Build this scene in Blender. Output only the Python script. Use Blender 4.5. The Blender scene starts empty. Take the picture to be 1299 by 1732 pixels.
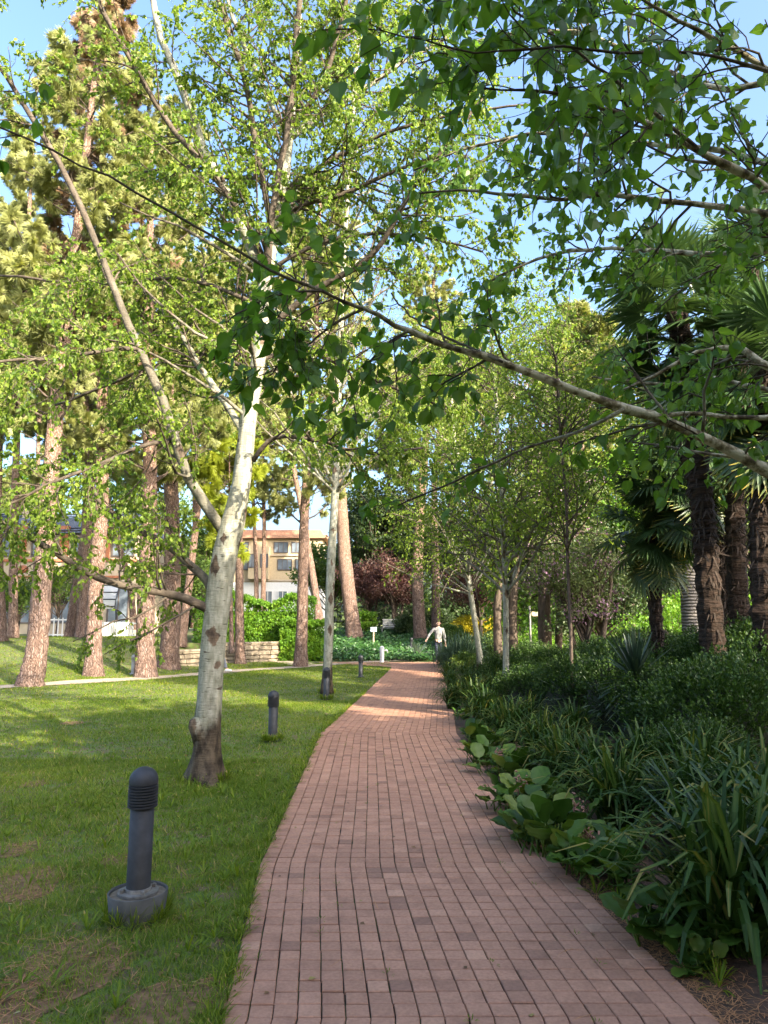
import bpy, math, random
import numpy as np
from mathutils import Vector, Matrix

S = bpy.context.scene
COL = S.collection
rng = np.random.default_rng(7)
R = math.radians

# ------------------------------------------------------------ camera
F = 1200.0; W0, H0 = 1299.0, 1732.0
PITCH = R(9.04); CAMZ = 1.62
cd = bpy.data.cameras.new("camera"); cam = bpy.data.objects.new("camera", cd); COL.objects.link(cam)
cd.sensor_fit = 'VERTICAL'; cd.sensor_height = 24.0; cd.lens = 24.0*F/H0
cd.clip_start = 0.05; cd.clip_end = 3000
cam.location = (0, 0, CAMZ); cam.rotation_euler = (math.pi/2+PITCH, 0, 0)
S.camera = cam

# ------------------------------------------------------------ light
SUN = Vector((0.60, -0.70, 0.42)).normalized()
w = bpy.data.worlds.new("World"); S.world = w; w.use_nodes = True
nt = w.node_tree; sky = nt.nodes.new('ShaderNodeTexSky'); sky.sky_type = 'NISHITA'; sky.sun_disc = False
sky.sun_elevation = math.asin(SUN.z); sky.sun_rotation = math.atan2(SUN.x, SUN.y)
sky.air_density = 1.0; sky.dust_density = 6.5; sky.ozone_density = 4.0
bg = nt.nodes['Background']; bg.inputs['Strength'].default_value = 0.15
nt.links.new(sky.outputs['Color'], bg.inputs['Color'])
ld = bpy.data.lights.new("sun", 'SUN'); ld.energy = 3.2; ld.angle = R(0.5); ld.color = (1.0, 0.90, 0.72)
sun = bpy.data.objects.new("sun", ld); COL.objects.link(sun)
sun.rotation_euler = SUN.to_track_quat('Z', 'Y').to_euler()
S.view_settings.view_transform = 'Standard'; S.view_settings.look = 'None'
S.view_settings.exposure = 2.3; S.view_settings.gamma = 1.0
cy = S.cycles
cy.max_bounces = 7; cy.diffuse_bounces = 3; cy.glossy_bounces = 2; cy.transmission_bounces = 5; cy.transparent_max_bounces = 4
cy.sample_clamp_indirect = 6.0
cy.use_denoising = True

# ------------------------------------------------------------ helpers
def unit(a):
    a = np.asarray(a, float); return a/np.maximum(np.linalg.norm(a, axis=-1, keepdims=True), 1e-9)
def sm(a, b, x):
    t = np.clip((np.asarray(x, float)-a)/(b-a), 0, 1); return t*t*(3-2*t)
def noise2(x, y, s=1.0, seed=0.0):
    x = np.asarray(x, float)*s; y = np.asarray(y, float)*s
    v = (np.sin(x*1.7+y*0.9+seed)+np.sin(x*-1.1+y*2.3+seed*1.7+1.3)+np.sin(x*3.1-y*1.9+seed*.6+4.1)*.6
         + np.sin(x*4.7+y*4.1+seed*2.1)*.4+np.sin(-x*6.3+y*7.7+seed)*.3)
    return v/3.3*0.5+0.5
def height(x, y):
    x = np.asarray(x, float); y = np.asarray(y, float)
    left = sm(-7.2, -10.2, x)*np.clip(.0875*(y-20.3), 0, 1.05)
    back = sm(-4.2, -2.8, x)*(np.clip(.1*(y-33.2), 0, 1.1)+.02*np.clip(y-46, 0, 30))
    wall = np.where((x > -10) & (x < -3.2), sm(32.6, 32.9, y)*.8, 0)
    xr = 1.6+0.5*sm(3, 12, y)+1.2*sm(10, 20, y)
    bed = sm(xr+.2, xr+4.5, x)*.42*sm(0, 6, y)*sm(34, 26, y)
    return np.maximum(np.maximum(left, back), wall)+bed
CP, SP = math.cos(PITCH), math.sin(PITCH)
def ray(px, py):
    u = (px-W0/2)/F; v = -(py-H0/2)/F
    return np.array([u, CP-SP*v, SP+CP*v])
def P(px, py, y):
    d = ray(px, py); t = y/d[1]; return np.array([d[0]*t, y, CAMZ+d[2]*t])
def G(px, py, z=None):
    d = ray(px, py)
    if z is not None:
        t = (z-CAMZ)/d[2]; return np.array([0, 0, CAMZ])+d*t
    t = 1.0
    while t < 200:
        q = np.array([0, 0, CAMZ])+d*t
        if q[2] <= height(q[0], q[1]): break
        t += 0.05
    return q
def onground(x, y): return np.array([x, y, float(height(x, y))])

class MB:
    def __init__(s): s.V = []; s.F = []; s.T = []; s.M = []; s.n = 0
    def add(s, v, f, tint=0.0, mat=0):
        v = np.asarray(v, float).reshape(-1, 3); f = np.asarray(f, int)
        s.V.append(v); s.F.append(f+s.n); s.n += len(v)
        s.T.append(np.broadcast_to(np.asarray(tint, float).reshape(-1), (len(v),)) if np.ndim(tint) == 0 or np.size(tint) == 1 else np.asarray(tint, float).reshape(-1))
        s.M.append(mat)
    def build(s, name, mats, parent=None, smooth=False, off=None):
        me = bpy.data.meshes.new(name)
        V = np.concatenate(s.V) if s.V else np.zeros((0, 3))
        if off is not None: V = V-np.asarray(off)
        me.vertices.add(len(V)); me.vertices.foreach_set('co', V.astype('f').ravel())
        L = np.concatenate([f.ravel() for f in s.F]); sizes = np.concatenate([np.full(len(f), f.shape[1]) for f in s.F])
        me.loops.add(len(L)); me.loops.foreach_set('vertex_index', L.astype('i'))
        me.polygons.add(len(sizes))
        me.polygons.foreach_set('loop_start', np.concatenate([[0], np.cumsum(sizes)[:-1]]).astype('i'))
        me.polygons.foreach_set('material_index', np.concatenate([np.full(len(f), m) for f, m in zip(s.F, s.M)]).astype('i'))
        me.polygons.foreach_set('use_smooth', np.full(len(sizes), smooth))
        me.update(calc_edges=True)
        a = me.attributes.new('tint', 'FLOAT', 'POINT'); a.data.foreach_set('value', np.concatenate(s.T).astype('f'))
        for m in (mats if isinstance(mats, (list, tuple)) else [mats]): me.materials.append(m)
        me.validate()
        o = bpy.data.objects.new(name, me); COL.objects.link(o)
        if parent: o.parent = parent
        return o
def tag(o, label=None, cat=None, group=None, kind=None):
    if label: o['label'] = label
    if cat: o['category'] = cat
    if group: o['group'] = group
    if kind: o['kind'] = kind
    return o
def thing(name, label, cat, loc=(0, 0, 0), rz=0, group=None):
    o = bpy.data.objects.new(name, None); COL.objects.link(o); o.empty_display_size = .2
    o.location = tuple(float(c) for c in loc); o.rotation_euler = (0, 0, rz)
    return tag(o, label, cat, group)
def dup(root, loc, rz=0, sc=1.0, label=None, group=None):
    r = root.copy(); COL.objects.link(r); r.location = tuple(float(c) for c in loc); r.rotation_euler = (0, 0, rz)
    r.scale = (sc, sc, sc) if np.ndim(sc) == 0 else sc
    if label: r['label'] = label
    if group: r['group'] = group
    for ch in list(root.children):
        c = ch.copy(); COL.objects.link(c); c.parent = r
        for g in ch.children:
            d = g.copy(); COL.objects.link(d); d.parent = c
    return r
def box(mb, c, s, tint=0, mat=0, rz=0, bev=0.0):
    x, y, z = np.array(s)/2
    b = min(bev, x*.5, y*.5, z*.5)
    if b > 0:
        v = []
        for zz, q in ((-z, b), (-z+b, 0), (z-b, 0), (z, b)):
            v += [(-x+q, -y+q, zz), (x-q, -y+q, zz), (x-q, y-q, zz), (-x+q, y-q, zz)]
        f = [(3, 2, 1, 0), (12, 13, 14, 15)]
        for k in range(3):
            for i in range(4): f.append((k*4+i, k*4+(i+1) % 4, k*4+4+(i+1) % 4, k*4+4+i))
    else:
        v = [(-x, -y, -z), (x, -y, -z), (x, y, -z), (-x, y, -z), (-x, -y, z), (x, -y, z), (x, y, z), (-x, y, z)]
        f = [(3, 2, 1, 0), (4, 5, 6, 7), (0, 1, 5, 4), (1, 2, 6, 5), (2, 3, 7, 6), (3, 0, 4, 7)]
    v = np.array(v); ca, sa = math.cos(rz), math.sin(rz)
    v = np.stack([v[:, 0]*ca-v[:, 1]*sa, v[:, 0]*sa+v[:, 1]*ca, v[:, 2]], 1)+np.array(c)
    mb.add(v, f, tint, mat)
def resample(pts, n):
    pts = np.asarray(pts, float); t = np.linspace(0, len(pts)-1, n)
    # catmull-rom
    out = []
    for q in t:
        i = min(int(q), len(pts)-2); f = q-i
        p0 = pts[max(i-1, 0)]; p1 = pts[i]; p2 = pts[i+1]; p3 = pts[min(i+2, len(pts)-1)]
        out.append(.5*((2*p1)+(-p0+p2)*f+(2*p0-5*p1+4*p2-p3)*f*f+(-p0+3*p1-3*p2+p3)*f**3))
    return np.array(out)
def tubes(mb, Pn, Rn, sides=4, tint=None, mat=0, cap=True, wob=0.0):
    Pn = np.asarray(Pn, float); Rn = np.asarray(Rn, float)
    if Pn.ndim == 2: Pn = Pn[None]; Rn = Rn[None]
    n, k, _ = Pn.shape
    if n == 0: return
    tan = unit(np.gradient(Pn, axis=1))
    mean = unit(Pn[:, -1]-Pn[:, 0])
    ref = np.where(np.abs(mean[:, 2:3]) > .8, np.array([[1., 0, 0]]), np.array([[0., 0, 1]]))
    X = unit(np.cross(ref[:, None, :]+0*tan, tan)); Y = np.cross(tan, X)
    a = np.arange(sides)/sides*2*math.pi
    rr = Rn[:, :, None]*np.ones(sides)
    if wob: rr = rr*(1+wob*rng.standard_normal(rr.shape))
    V = Pn[:, :, None, :]+rr[..., None]*(np.cos(a)[None, None, :, None]*X[:, :, None, :]+np.sin(a)[None, None, :, None]*Y[:, :, None, :])
    i = np.arange(sides); j = (i+1) % sides
    f1 = np.stack([i, j, j+sides, i+sides], 1)
    f = (f1[None]+np.arange(k-1)[:, None, None]*sides).reshape(-1, 4)
    f = (f[None]+np.arange(n)[:, None, None]*k*sides).reshape(-1, 4)
    tt = (Rn[:, :, None]*np.ones(sides)).ravel() if tint is None else tint
    mb.add(V.reshape(-1, 3), f, tt, mat)
    if cap:
        top = (i[None]+((k-1)*sides+np.arange(n)*k*sides)[:, None])
        bot = (i[::-1][None]+(np.arange(n)*k*sides)[:, None])
        mb.F.append(np.concatenate([top, bot])+mb.n-n*k*sides); mb.M.append(mat)
def spawn(Pn, Rn, nc, t0, t1, ang, length, k=5, grav=0.0, wander=.15, rf=.6, rmin=.002, up=0.0, rel=False, tipr=.35):
    n, K, _ = Pn.shape
    idx = np.repeat(np.arange(n), nc); m = len(idx)
    t = t0+(t1-t0)*rng.random(m); u = t*(K-1); i = np.minimum(u.astype(int), K-2); f = (u-i)[:, None]
    pos = Pn[idx, i]*(1-f)+Pn[idx, i+1]*f; tan = unit(Pn[idx, i+1]-Pn[idx, i])
    rad = Rn[idx, i]*(1-f[:, 0])+Rn[idx, i+1]*f[:, 0]
    per = unit(np.cross(tan, rng.standard_normal((m, 3)))); per[:, 2] += up; per = unit(per)
    a = R(ang)*(0.75+.5*rng.random(m))[:, None]
    d = unit(np.cos(a)*tan+np.sin(a)*per)
    L = length*(.6+.7*rng.random(m))*(1.15-.6*t)
    if rel: L = L*np.linalg.norm(Pn[idx, -1]-Pn[idx, 0], axis=1)
    out = np.zeros((m, k, 3)); out[:, 0] = pos; st = (L/(k-1))[:, None]
    for q in range(1, k):
        d = d+wander*rng.standard_normal((m, 3)); d[:, 2] += grav; d = unit(d)
        out[:, q] = out[:, q-1]+d*st
    r0 = np.maximum(np.minimum(rad*rf, .012*L+.002), rmin)
    return out, np.maximum(r0[:, None]*np.linspace(1, tipr, k)[None], rmin*.8)
def frames(X, tiltrand=1.0, nz=None):
    X = unit(X); m = len(X)
    ref = rng.standard_normal((m, 3))*tiltrand
    if nz is not None: ref = ref+np.array(nz)
    Z = unit(ref-np.sum(ref*X, 1, keepdims=True)*X); Y = np.cross(Z, X)
    return X, Y, Z
def inst(mb, TV, TF, org, X, Y, Z, scale, tint, mat=0, TT=None):
    TV = np.asarray(TV, float); TF = np.asarray(TF, int); m = len(org); k = len(TV)
    s = np.broadcast_to(np.asarray(scale, float), (m,))[:, None, None]
    V = org[:, None, :]+s*(TV[None, :, 0:1]*X[:, None]+TV[None, :, 1:2]*Y[:, None]+TV[None, :, 2:3]*Z[:, None])
    Fc = (TF[None]+np.arange(m)[:, None, None]*k).reshape(-1, TF.shape[1])
    tt = np.repeat(np.broadcast_to(tint, (m,)), k)
    if TT is not None: tt = np.clip(tt+np.tile(TT, m), 0, 1)
    mb.add(V.reshape(-1, 3), Fc, tt, mat)
KITE = (np.array([(0, 0, 0), (.38, -.36, .05), (1, 0, -.06), (.38, .36, .05)]), np.array([(0, 1, 2), (0, 2, 3)]))
_h = [(0, 0, 0), (.02, .22, .03), (.2, .42, .07), (.45, .40, .07), (.72, .22, .02), (1.0, 0, -.12)]
HEART_V = np.array([(-.3, 0, .02)]+[(0, 0, 0), (.25, 0, -.03), (.5, 0, -.04), (.75, 0, -.06), (1.05, 0, -.14)]
                   + [(.0, .24, .02), (.22, .43, .05), (.5, .38, .04), (.78, .18, -.02)]
                   + [(.0, -.24, .02), (.22, -.43, .05), (.5, -.38, .04), (.78, -.18, -.02)])
HEART_T0 = np.array([.2]+[.28, .26, .22, .18, .1]+[-.08, -.1, -.05, 0]*2)
HEART_Q = np.array([(1, 2, 7, 6), (2, 3, 8, 7), (3, 4, 9, 8), (4, 5, 9, 9), (2, 1, 10, 11), (3, 2, 11, 12), (4, 3, 12, 13), (5, 4, 13, 13)])
HEART_T = np.array([(1, 2, 7), (1, 7, 6), (2, 3, 8), (2, 8, 7), (3, 4, 9), (3, 9, 8), (4, 5, 9), (2, 1, 10), (2, 10, 11), (3, 2, 11), (3, 11, 12), (4, 3, 12), (4, 12, 13), (5, 4, 13)])
def along(Pn, per, t0=.15, t1=1.0):
    n, K, _ = Pn.shape; idx = np.repeat(np.arange(n), per); m = len(idx)
    t = t0+(t1-t0)*rng.random(m); u = t*(K-1); i = np.minimum(u.astype(int), K-2); f = (u-i)[:, None]
    return Pn[idx, i]*(1-f)+Pn[idx, i+1]*f, unit(Pn[idx, i+1]-Pn[idx, i])
def leaves(mb, Pn, per, size, tmpl=KITE, droop=.8, tint=(0, 1), t0=.1, var=.35, stem=0.0, face=None):
    pos, tan = along(Pn, per, t0); m = len(pos)
    X = tan*.6+rng.standard_normal((m, 3))*.55; X[:, 2] -= droop
    X, Y, Z = frames(X, 1.0, face)
    sc = size*(1-var+2*var*rng.random(m))
    pos = pos+X*stem*sc[:, None]
    tb = rng.random(m)*.75 if len(tmpl[0]) > 6 else rng.random(m)
    inst(mb, tmpl[0], tmpl[1], pos, X, Y, Z, sc, tint[0]+(tint[1]-tint[0])*tb, TT=(HEART_T0 if len(tmpl[0]) > 6 else None))

# ------------------------------------------------------------ materials
def N(nt, typ, **kw):
    n = nt.nodes.new(typ)
    for k, v in kw.items(): setattr(n, k, v)
    return n
def mat_new(name):
    m = bpy.data.materials.new(name); m.use_nodes = True; nt = m.node_tree
    return m, nt, nt.nodes['Principled BSDF'], nt.nodes['Material Output']
def ramp(nt, stops, fac):
    r = N(nt, 'ShaderNodeValToRGB'); e = r.color_ramp.elements
    while len(e) < len(stops): e.new(.5)
    for el, (p, c) in zip(e, stops): el.position = p; el.color = (*c, 1)
    nt.links.new(fac, r.inputs['Fac']); return r.outputs['Color']
def attr(nt): 
    a = N(nt, 'ShaderNodeAttribute'); a.attribute_name = 'tint'; return a.outputs['Fac']
def noise(nt, scale, detail=4, coord=None, rough=.55, stretch=None):
    tc = N(nt, 'ShaderNodeTexCoord'); src = tc.outputs['Object']
    if stretch:
        mp = N(nt, 'ShaderNodeMapping'); mp.inputs['Scale'].default_value = stretch; nt.links.new(src, mp.inputs['Vector']); src = mp.outputs['Vector']
    n = N(nt, 'ShaderNodeTexNoise'); n.inputs['Scale'].default_value = scale; n.inputs['Detail'].default_value = detail; n.inputs['Roughness'].default_value = rough
    nt.links.new(src, n.inputs['Vector']); return n.outputs['Fac']
def mixc(nt, fac, a, b, mode='MIX'):
    m = N(nt, 'ShaderNodeMix', data_type='RGBA', blend_type=mode)
    for s, v in ((0, fac), (6, a), (7, b)):
        if isinstance(v, (float, int)): m.inputs[s].default_value = v
        elif isinstance(v, tuple): m.inputs[s].default_value = (*v, 1)
        else: nt.links.new(v, m.inputs[s])
    return m.outputs[2]
def bump(nt, bsdf, h, strength=.5, dist=.02):
    b = N(nt, 'ShaderNodeBump'); b.inputs['Strength'].default_value = strength; b.inputs['Distance'].default_value = dist
    nt.links.new(h, b.inputs['Height']); nt.links.new(b.outputs['Normal'], bsdf.inputs['Normal'])
def leafmat(name, stops, trans=.4, rough=.45, spec=.35, tcol=(1.25, 1.25, .6)):
    m, nt, b, out = mat_new(name)
    c = ramp(nt, stops, attr(nt)); nt.links.new(c, b.inputs['Base Color'])
    b.inputs['Roughness'].default_value = rough; b.inputs['Specular IOR Level'].default_value = spec
    t = N(nt, 'ShaderNodeBsdfTranslucent'); nt.links.new(mixc(nt, 1.0, c, tcol, 'MULTIPLY'), t.inputs['Color'])
    mx = N(nt, 'ShaderNodeMixShader'); mx.inputs[0].default_value = trans
    nt.links.new(b.outputs[0], mx.inputs[1]); nt.links.new(t.outputs[0], mx.inputs[2]); nt.links.new(mx.outputs[0], out.inputs['Surface'])
    return m
def plain(name, col, rough=.6, metal=0, var=.0, scale=8, bumps=0, spec=.5):
    m, nt, b, out = mat_new(name); b.inputs['Roughness'].default_value = rough; b.inputs['Metallic'].default_value = metal
    b.inputs['Specular IOR Level'].default_value = spec
    n = noise(nt, scale)
    lo = tuple(c*(1-var) for c in col); hi = tuple(min(1, c*(1+var)) for c in col)
    nt.links.new(ramp(nt, [(.3, lo), (.7, hi)], n), b.inputs['Base Color'])
    if bumps: bump(nt, b, n, bumps)
    return m
M = {}
M['birch_leaf'] = leafmat('birch_leaf', [(0, (.09, .16, .02)), (.5, (.17, .26, .03)), (1, (.32, .40, .06))], .55)
M['near_leaf'] = leafmat('near_leaf', [(0, (.07, .15, .022)), (.6, (.13, .24, .03)), (.93, (.19, .31, .04)), (1, (.34, .36, .06))], .55, .4, .4)
M['pine_leaf'] = leafmat('pine_leaf', [(0, (.16, .19, .06)), (.5, (.34, .36, .13)), (1, (.52, .52, .22))], .5, .5, .3)
M['pine_young'] = leafmat('pine_young', [(0, (.22, .28, .03)), (1, (.42, .45, .04))], .5)
M['pine_brown'] = leafmat('pine_brown', [(0, (.16, .10, .05)), (.6, (.32, .21, .12)), (1, (.24, .25, .08))], .3)
M['dark_leaf'] = leafmat('dark_leaf', [(0, (.018, .035, .012)), (.6, (.04, .07, .02)), (1, (.09, .12, .04))], .2)
M['mid_leaf'] = leafmat('mid_leaf', [(0, (.05, .10, .02)), (.5, (.10, .17, .03)), (1, (.20, .26, .05))], .4)
M['bright_leaf'] = leafmat('bright_leaf', [(0, (.07, .17, .012)), (.5, (.13, .27, .02)), (1, (.24, .36, .03))], .4)
M['plum_leaf'] = leafmat('plum_leaf', [(0, (.05, .022, .024)), (.6, (.11, .055, .045)), (1, (.21, .12, .08))], .35, tcol=(1.2, .7, .6))
M['judas'] = leafmat('judas', [(0, (.05, .09, .02)), (.74, (.18, .22, .07)), (.78, (.30, .15, .24)), (1, (.50, .36, .40))], .35, tcol=(1.1, 1, 1))
M['yellow_leaf'] = leafmat('yellow_leaf', [(0, (.3, .3, .02)), (1, (.7, .55, .03))], .3)
M['azalea'] = leafmat('azalea', [(0, (.018, .042, .009)), (.7, (.04, .085, .013)), (.95, (.085, .15, .022)), (1, (.25, .16, .03))], .28)
M['strap'] = leafmat('strap', [(0, (.018, .045, .008)), (.7, (.040, .085, .014)), (.95, (.10, .15, .028)), (1, (.26, .21, .05))], .25, .42, .22)
M['bergenia'] = leafmat('bergenia', [(0, (.035, .08, .012)), (.7, (.075, .145, .02)), (1, (.18, .22, .035))], .25, .38, .3)
M['flower_dry'] = plain('flower_dry', (.3, .15, .1), .8, var=.3)
M['palm_leaf'] = leafmat('palm_leaf', [(0, (.03, .07, .03)), (.6, (.07, .12, .04)), (.85, (.16, .19, .05)), (1, (.5, .36, .05))], .25, .35, .5)
M['ivy'] = leafmat('ivy', [(0, (.025, .07, .02)), (.6, (.05, .13, .03)), (1, (.11, .21, .05))], .25, .35, .5)
M['bluegrass'] = leafmat('bluegrass', [(0, (.04, .085, .045)), (1, (.11, .17, .09))], .2)
M['grass'] = leafmat('grass', [(0, (.07, .12, .010)), (.45, (.14, .215, .016)), (.75, (.26, .31, .026)), (.9, (.40, .35, .08)), (1, (.48, .34, .14))], .4, .55, .25)
M['needles'] = plain('needles', (.42, .20, .08), .8, var=.4, scale=40)
M['sword'] = leafmat('sword', [(0, (.015, .035, .022)), (1, (.05, .08, .045))], .1, .35, .5)
M['agave'] = leafmat('agave', [(0, (.05, .09, .07)), (1, (.2, .25, .16))], .1, .4, .5)

def barkmat(name, kind):
    m, nt, b, out = mat_new(name); b.inputs['Roughness'].default_value = .85; b.inputs['Specular IOR Level'].default_value = .2
    if kind == 'pine':
        n1 = noise(nt, 7, 5, stretch=(1, 1, .35)); 
        tc = N(nt, 'ShaderNodeTexCoord'); mp = N(nt, 'ShaderNodeMapping'); mp.inputs['Scale'].default_value = (15, 15, 3.2)
        nn = N(nt, 'ShaderNodeTexNoise'); nn.inputs['Scale'].default_value = 3; nt.links.new(tc.outputs['Object'], nn.inputs['Vector'])
        ad = N(nt, 'ShaderNodeVectorMath', operation='MULTIPLY_ADD'); nt.links.new(nn.outputs['Color'], ad.inputs[0]); ad.inputs[1].default_value = (.25, .25, .25); nt.links.new(tc.outputs['Object'], ad.inputs[2])
        nt.links.new(ad.outputs[0], mp.inputs['Vector'])
        v = N(nt, 'ShaderNodeTexVoronoi', feature='DISTANCE_TO_EDGE'); v.inputs['Scale'].default_value = 1.6; nt.links.new(mp.outputs['Vector'], v.inputs['Vector'])
        vc = N(nt, 'ShaderNodeTexVoronoi'); vc.inputs['Scale'].default_value = 1.6; nt.links.new(mp.outputs['Vector'], vc.inputs['Vector'])
        sx = N(nt, 'ShaderNodeSeparateColor'); nt.links.new(vc.outputs['Color'], sx.inputs['Color'])
        c1 = ramp(nt, [(0, (.13, .085, .065)), (.45, (.24, .16, .125)), (1, (.36, .28, .24))], sx.outputs['Red'])
        c2 = mixc(nt, n1, c1, ramp(nt, [(.35, (.15, .10, .08)), (.65, (.36, .23, .17))], noise(nt, 16, 4, stretch=(1, 1, .2))))
        # upper trunk is smoother and more orange
        sz = N(nt, 'ShaderNodeSeparateXYZ'); nt.links.new(tc.outputs['Object'], sz.inputs[0])
        mr = N(nt, 'ShaderNodeMapRange'); mr.inputs[1].default_value = 1.5; mr.inputs[2].default_value = 7.0; mr.inputs[4].default_value = .42; nt.links.new(sz.outputs['Z'], mr.inputs[0])
        c3 = mixc(nt, mr.outputs[0], c2, (.38, .24, .155))
        crack = ramp(nt, [(.0, (.42, .38, .36)), (.16, (1, 1, 1))], v.outputs['Distance'])
        nt.links.new(mixc(nt, 1.0, c3, crack, 'MULTIPLY'), b.inputs['Base Color'])
        bump(nt, b, ramp(nt, [(0, (0, 0, 0)), (.2, (1, 1, 1))], v.outputs['Distance']), .9, .03)
    elif kind == 'birch':
        tc = N(nt, 'ShaderNodeTexCoord')
        n1 = noise(nt, 3.5, 5, stretch=(1, 1, 2.6)); n2 = noise(nt, 14, 4, stretch=(1, 1, .5)); n3 = noise(nt, 4.5, 5, stretch=(1, 1, .45))
        n4 = noise(nt, 10, 2, stretch=(1, 1, 5.5))
        white = mixc(nt, noise(nt, 2.2, 5), ramp(nt, [(.3, (.15, .155, .10)), (.5, (.28, .275, .20)), (.75, (.47, .45, .36))], n2), ramp(nt, [(.35, (.19, .18, .12)), (.65, (.48, .45, .36))], noise(nt, 26, 4, stretch=(1, 1, .25))))
        len_ = ramp(nt, [(.29, (.16, .14, .10)), (.37, (1, 1, 1))], n4)
        c = mixc(nt, .75, white, len_, 'MULTIPLY')
        mpd = N(nt, 'ShaderNodeMapping'); mpd.inputs['Scale'].default_value = (5.0, 5.0, 2.6); nn = N(nt, 'ShaderNodeTexNoise'); nn.inputs['Scale'].default_value = 14
        nt.links.new(tc.outputs['Object'], nn.inputs['Vector']); ad = N(nt, 'ShaderNodeVectorMath', operation='MULTIPLY_ADD'); nt.links.new(nn.outputs['Color'], ad.inputs[0]); ad.inputs[1].default_value = (.07, .07, .07); nt.links.new(tc.outputs['Object'], ad.inputs[2]); nt.links.new(ad.outputs[0], mpd.inputs['Vector'])
        vd = N(nt, 'ShaderNodeTexVoronoi', distance='MANHATTAN'); vd.inputs['Scale'].default_value = 1.0; nt.links.new(mpd.outputs['Vector'], vd.inputs['Vector'])
        sc_ = N(nt, 'ShaderNodeSeparateColor'); nt.links.new(vd.outputs['Color'], sc_.inputs['Color'])
        dm = N(nt, 'ShaderNodeMath', operation='MULTIPLY'); nt.links.new(ramp(nt, [(.40, (1, 1, 1)), (.47, (0, 0, 0))], vd.outputs['Distance']), dm.inputs[0]); nt.links.new(ramp(nt, [(.38, (0, 0, 0)), (.43, (1, 1, 1))], sc_.outputs['Red']), dm.inputs[1])
        # dark diamond scars
        pat = ramp(nt, [(.655, (0, 0, 0)), (.69, (1, 1, 1))], n1)
        c = mixc(nt, pat, c, (.10, .075, .05)); c = mixc(nt, dm.outputs[0], c, ramp(nt, [(.35, (.05, .035, .025)), (.65, (.20, .14, .09))], n2))
        # dark fissured foot
        sz = N(nt, 'ShaderNodeSeparateXYZ'); nt.links.new(tc.outputs['Object'], sz.inputs[0])
        mr = N(nt, 'ShaderNodeMapRange'); mr.inputs[1].default_value = 1.05; mr.inputs[2].default_value = .12; mr.inputs[3].default_value = 0; mr.inputs[4].default_value = .62; nt.links.new(sz.outputs['Z'], mr.inputs[0])
        ms = N(nt, 'ShaderNodeMath', operation='ADD'); nt.links.new(mr.outputs[0], ms.inputs[0]); nt.links.new(n3, ms.inputs[1])
        foot = ramp(nt, [(.62, (0, 0, 0)), (.86, (1, 1, 1))], ms.outputs[0])
        c = mixc(nt, foot, c, ramp(nt, [(.35, (.03, .022, .015)), (.65, (.13, .095, .06))], n2))
        # thin branches are brown
        rr = ramp(nt, [(.012, (1, 1, 1)), (.032, (0, 0, 0))], attr(nt))
        c = mixc(nt, rr, c, ramp(nt, [(.3, (.05, .038, .028)), (.7, (.14, .11, .08))], n2))
        nt.links.new(c, b.inputs['Base Color'])
        ma = N(nt, 'ShaderNodeMath', operation='ADD'); nt.links.new(n4, ma.inputs[0]); nt.links.new(n2, ma.inputs[1]); bump(nt, b, ma.outputs[0], .5, .02)
    elif kind == 'dark':
        n = noise(nt, 9, 5, stretch=(1, 1, .3)); nt.links.new(ramp(nt, [(.3, (.045, .033, .025)), (.7, (.16, .12, .09))], n), b.inputs['Base Color']); bump(nt, b, n, .8, .03)
    elif kind == 'near':
        n = noise(nt, 22, 4, stretch=(1, 1, 1)); n2 = noise(nt, 60, 3)
        c = ramp(nt, [(.36, (.06, .045, .028)), (.47, (.20, .165, .09)), (.56, (.46, .42, .29))], n)
        rr = ramp(nt, [(.0045, (1, 1, 1)), (.009, (0, 0, 0))], attr(nt))
        nt.links.new(mixc(nt, rr, c, (.06, .045, .028)), b.inputs['Base Color']); bump(nt, b, n2, .6, .006)
    elif kind == 'palm':
        n = noise(nt, 12, 5, stretch=(.6, .6, 2)); nt.links.new(ramp(nt, [(.3, (.012, .009, .006)), (.7, (.055, .033, .022))], n), b.inputs['Base Color']); bump(nt, b, n, 1, .05)
    elif kind == 'ringed':
        wv = N(nt, 'ShaderNodeTexWave'); wv.bands_direction = 'Z'; wv.inputs['Scale'].default_value = 4.5; wv.inputs['Distortion'].default_value = 3
        tc = N(nt, 'ShaderNodeTexCoord'); nt.links.new(tc.outputs['Object'], wv.inputs['Vector'])
        nt.links.new(ramp(nt, [(.1, (.10, .085, .07)), (.5, (.26, .23, .20))], wv.outputs['Fac']), b.inputs['Base Color']); bump(nt, b, wv.outputs['Fac'], .6, .03)
    return m
for k in ('pine', 'birch', 'dark', 'near', 'palm', 'ringed'): M['bark_'+k] = barkmat('bark_'+k, k)
M['fibre'] = plain('fibre', (.045, .03, .02), .95, var=.5, scale=30)
M['bollard'] = plain('bollard_paint', (.033, .034, .038), .6, var=.35, scale=14, bumps=.05)
M['bollard_pot'] = plain('bollard_pot', (.075, .075, .07), .85, var=.3, scale=12, bumps=.2)
M['pot_soil'] = plain('pot_soil', (.15, .125, .09), .95, var=.4, scale=25, bumps=.5)
M['steel'] = plain('steel', (.19, .18, .16), .6, .4, var=.35, scale=30)
M['lamp_glass'] = plain('lamp_glass', (.26, .25, .20), .25)
M['stone'] = plain('stone', (.25, .20, .14), .95, var=.45, scale=3, bumps=.5)
M['stucco'] = plain('stucco', (.46, .37, .26), .9, var=.08, scale=3)
M['yellow_stone'] = plain('yellow_stone', (.50, .39, .24), .9, var=.10, scale=6)
M['white_paint'] = plain('white_paint', (.72, .70, .66), .6, var=.06)
M['red_brick'] = plain('red_brick', (.42, .16, .08), .9, var=.2, scale=10)
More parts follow.
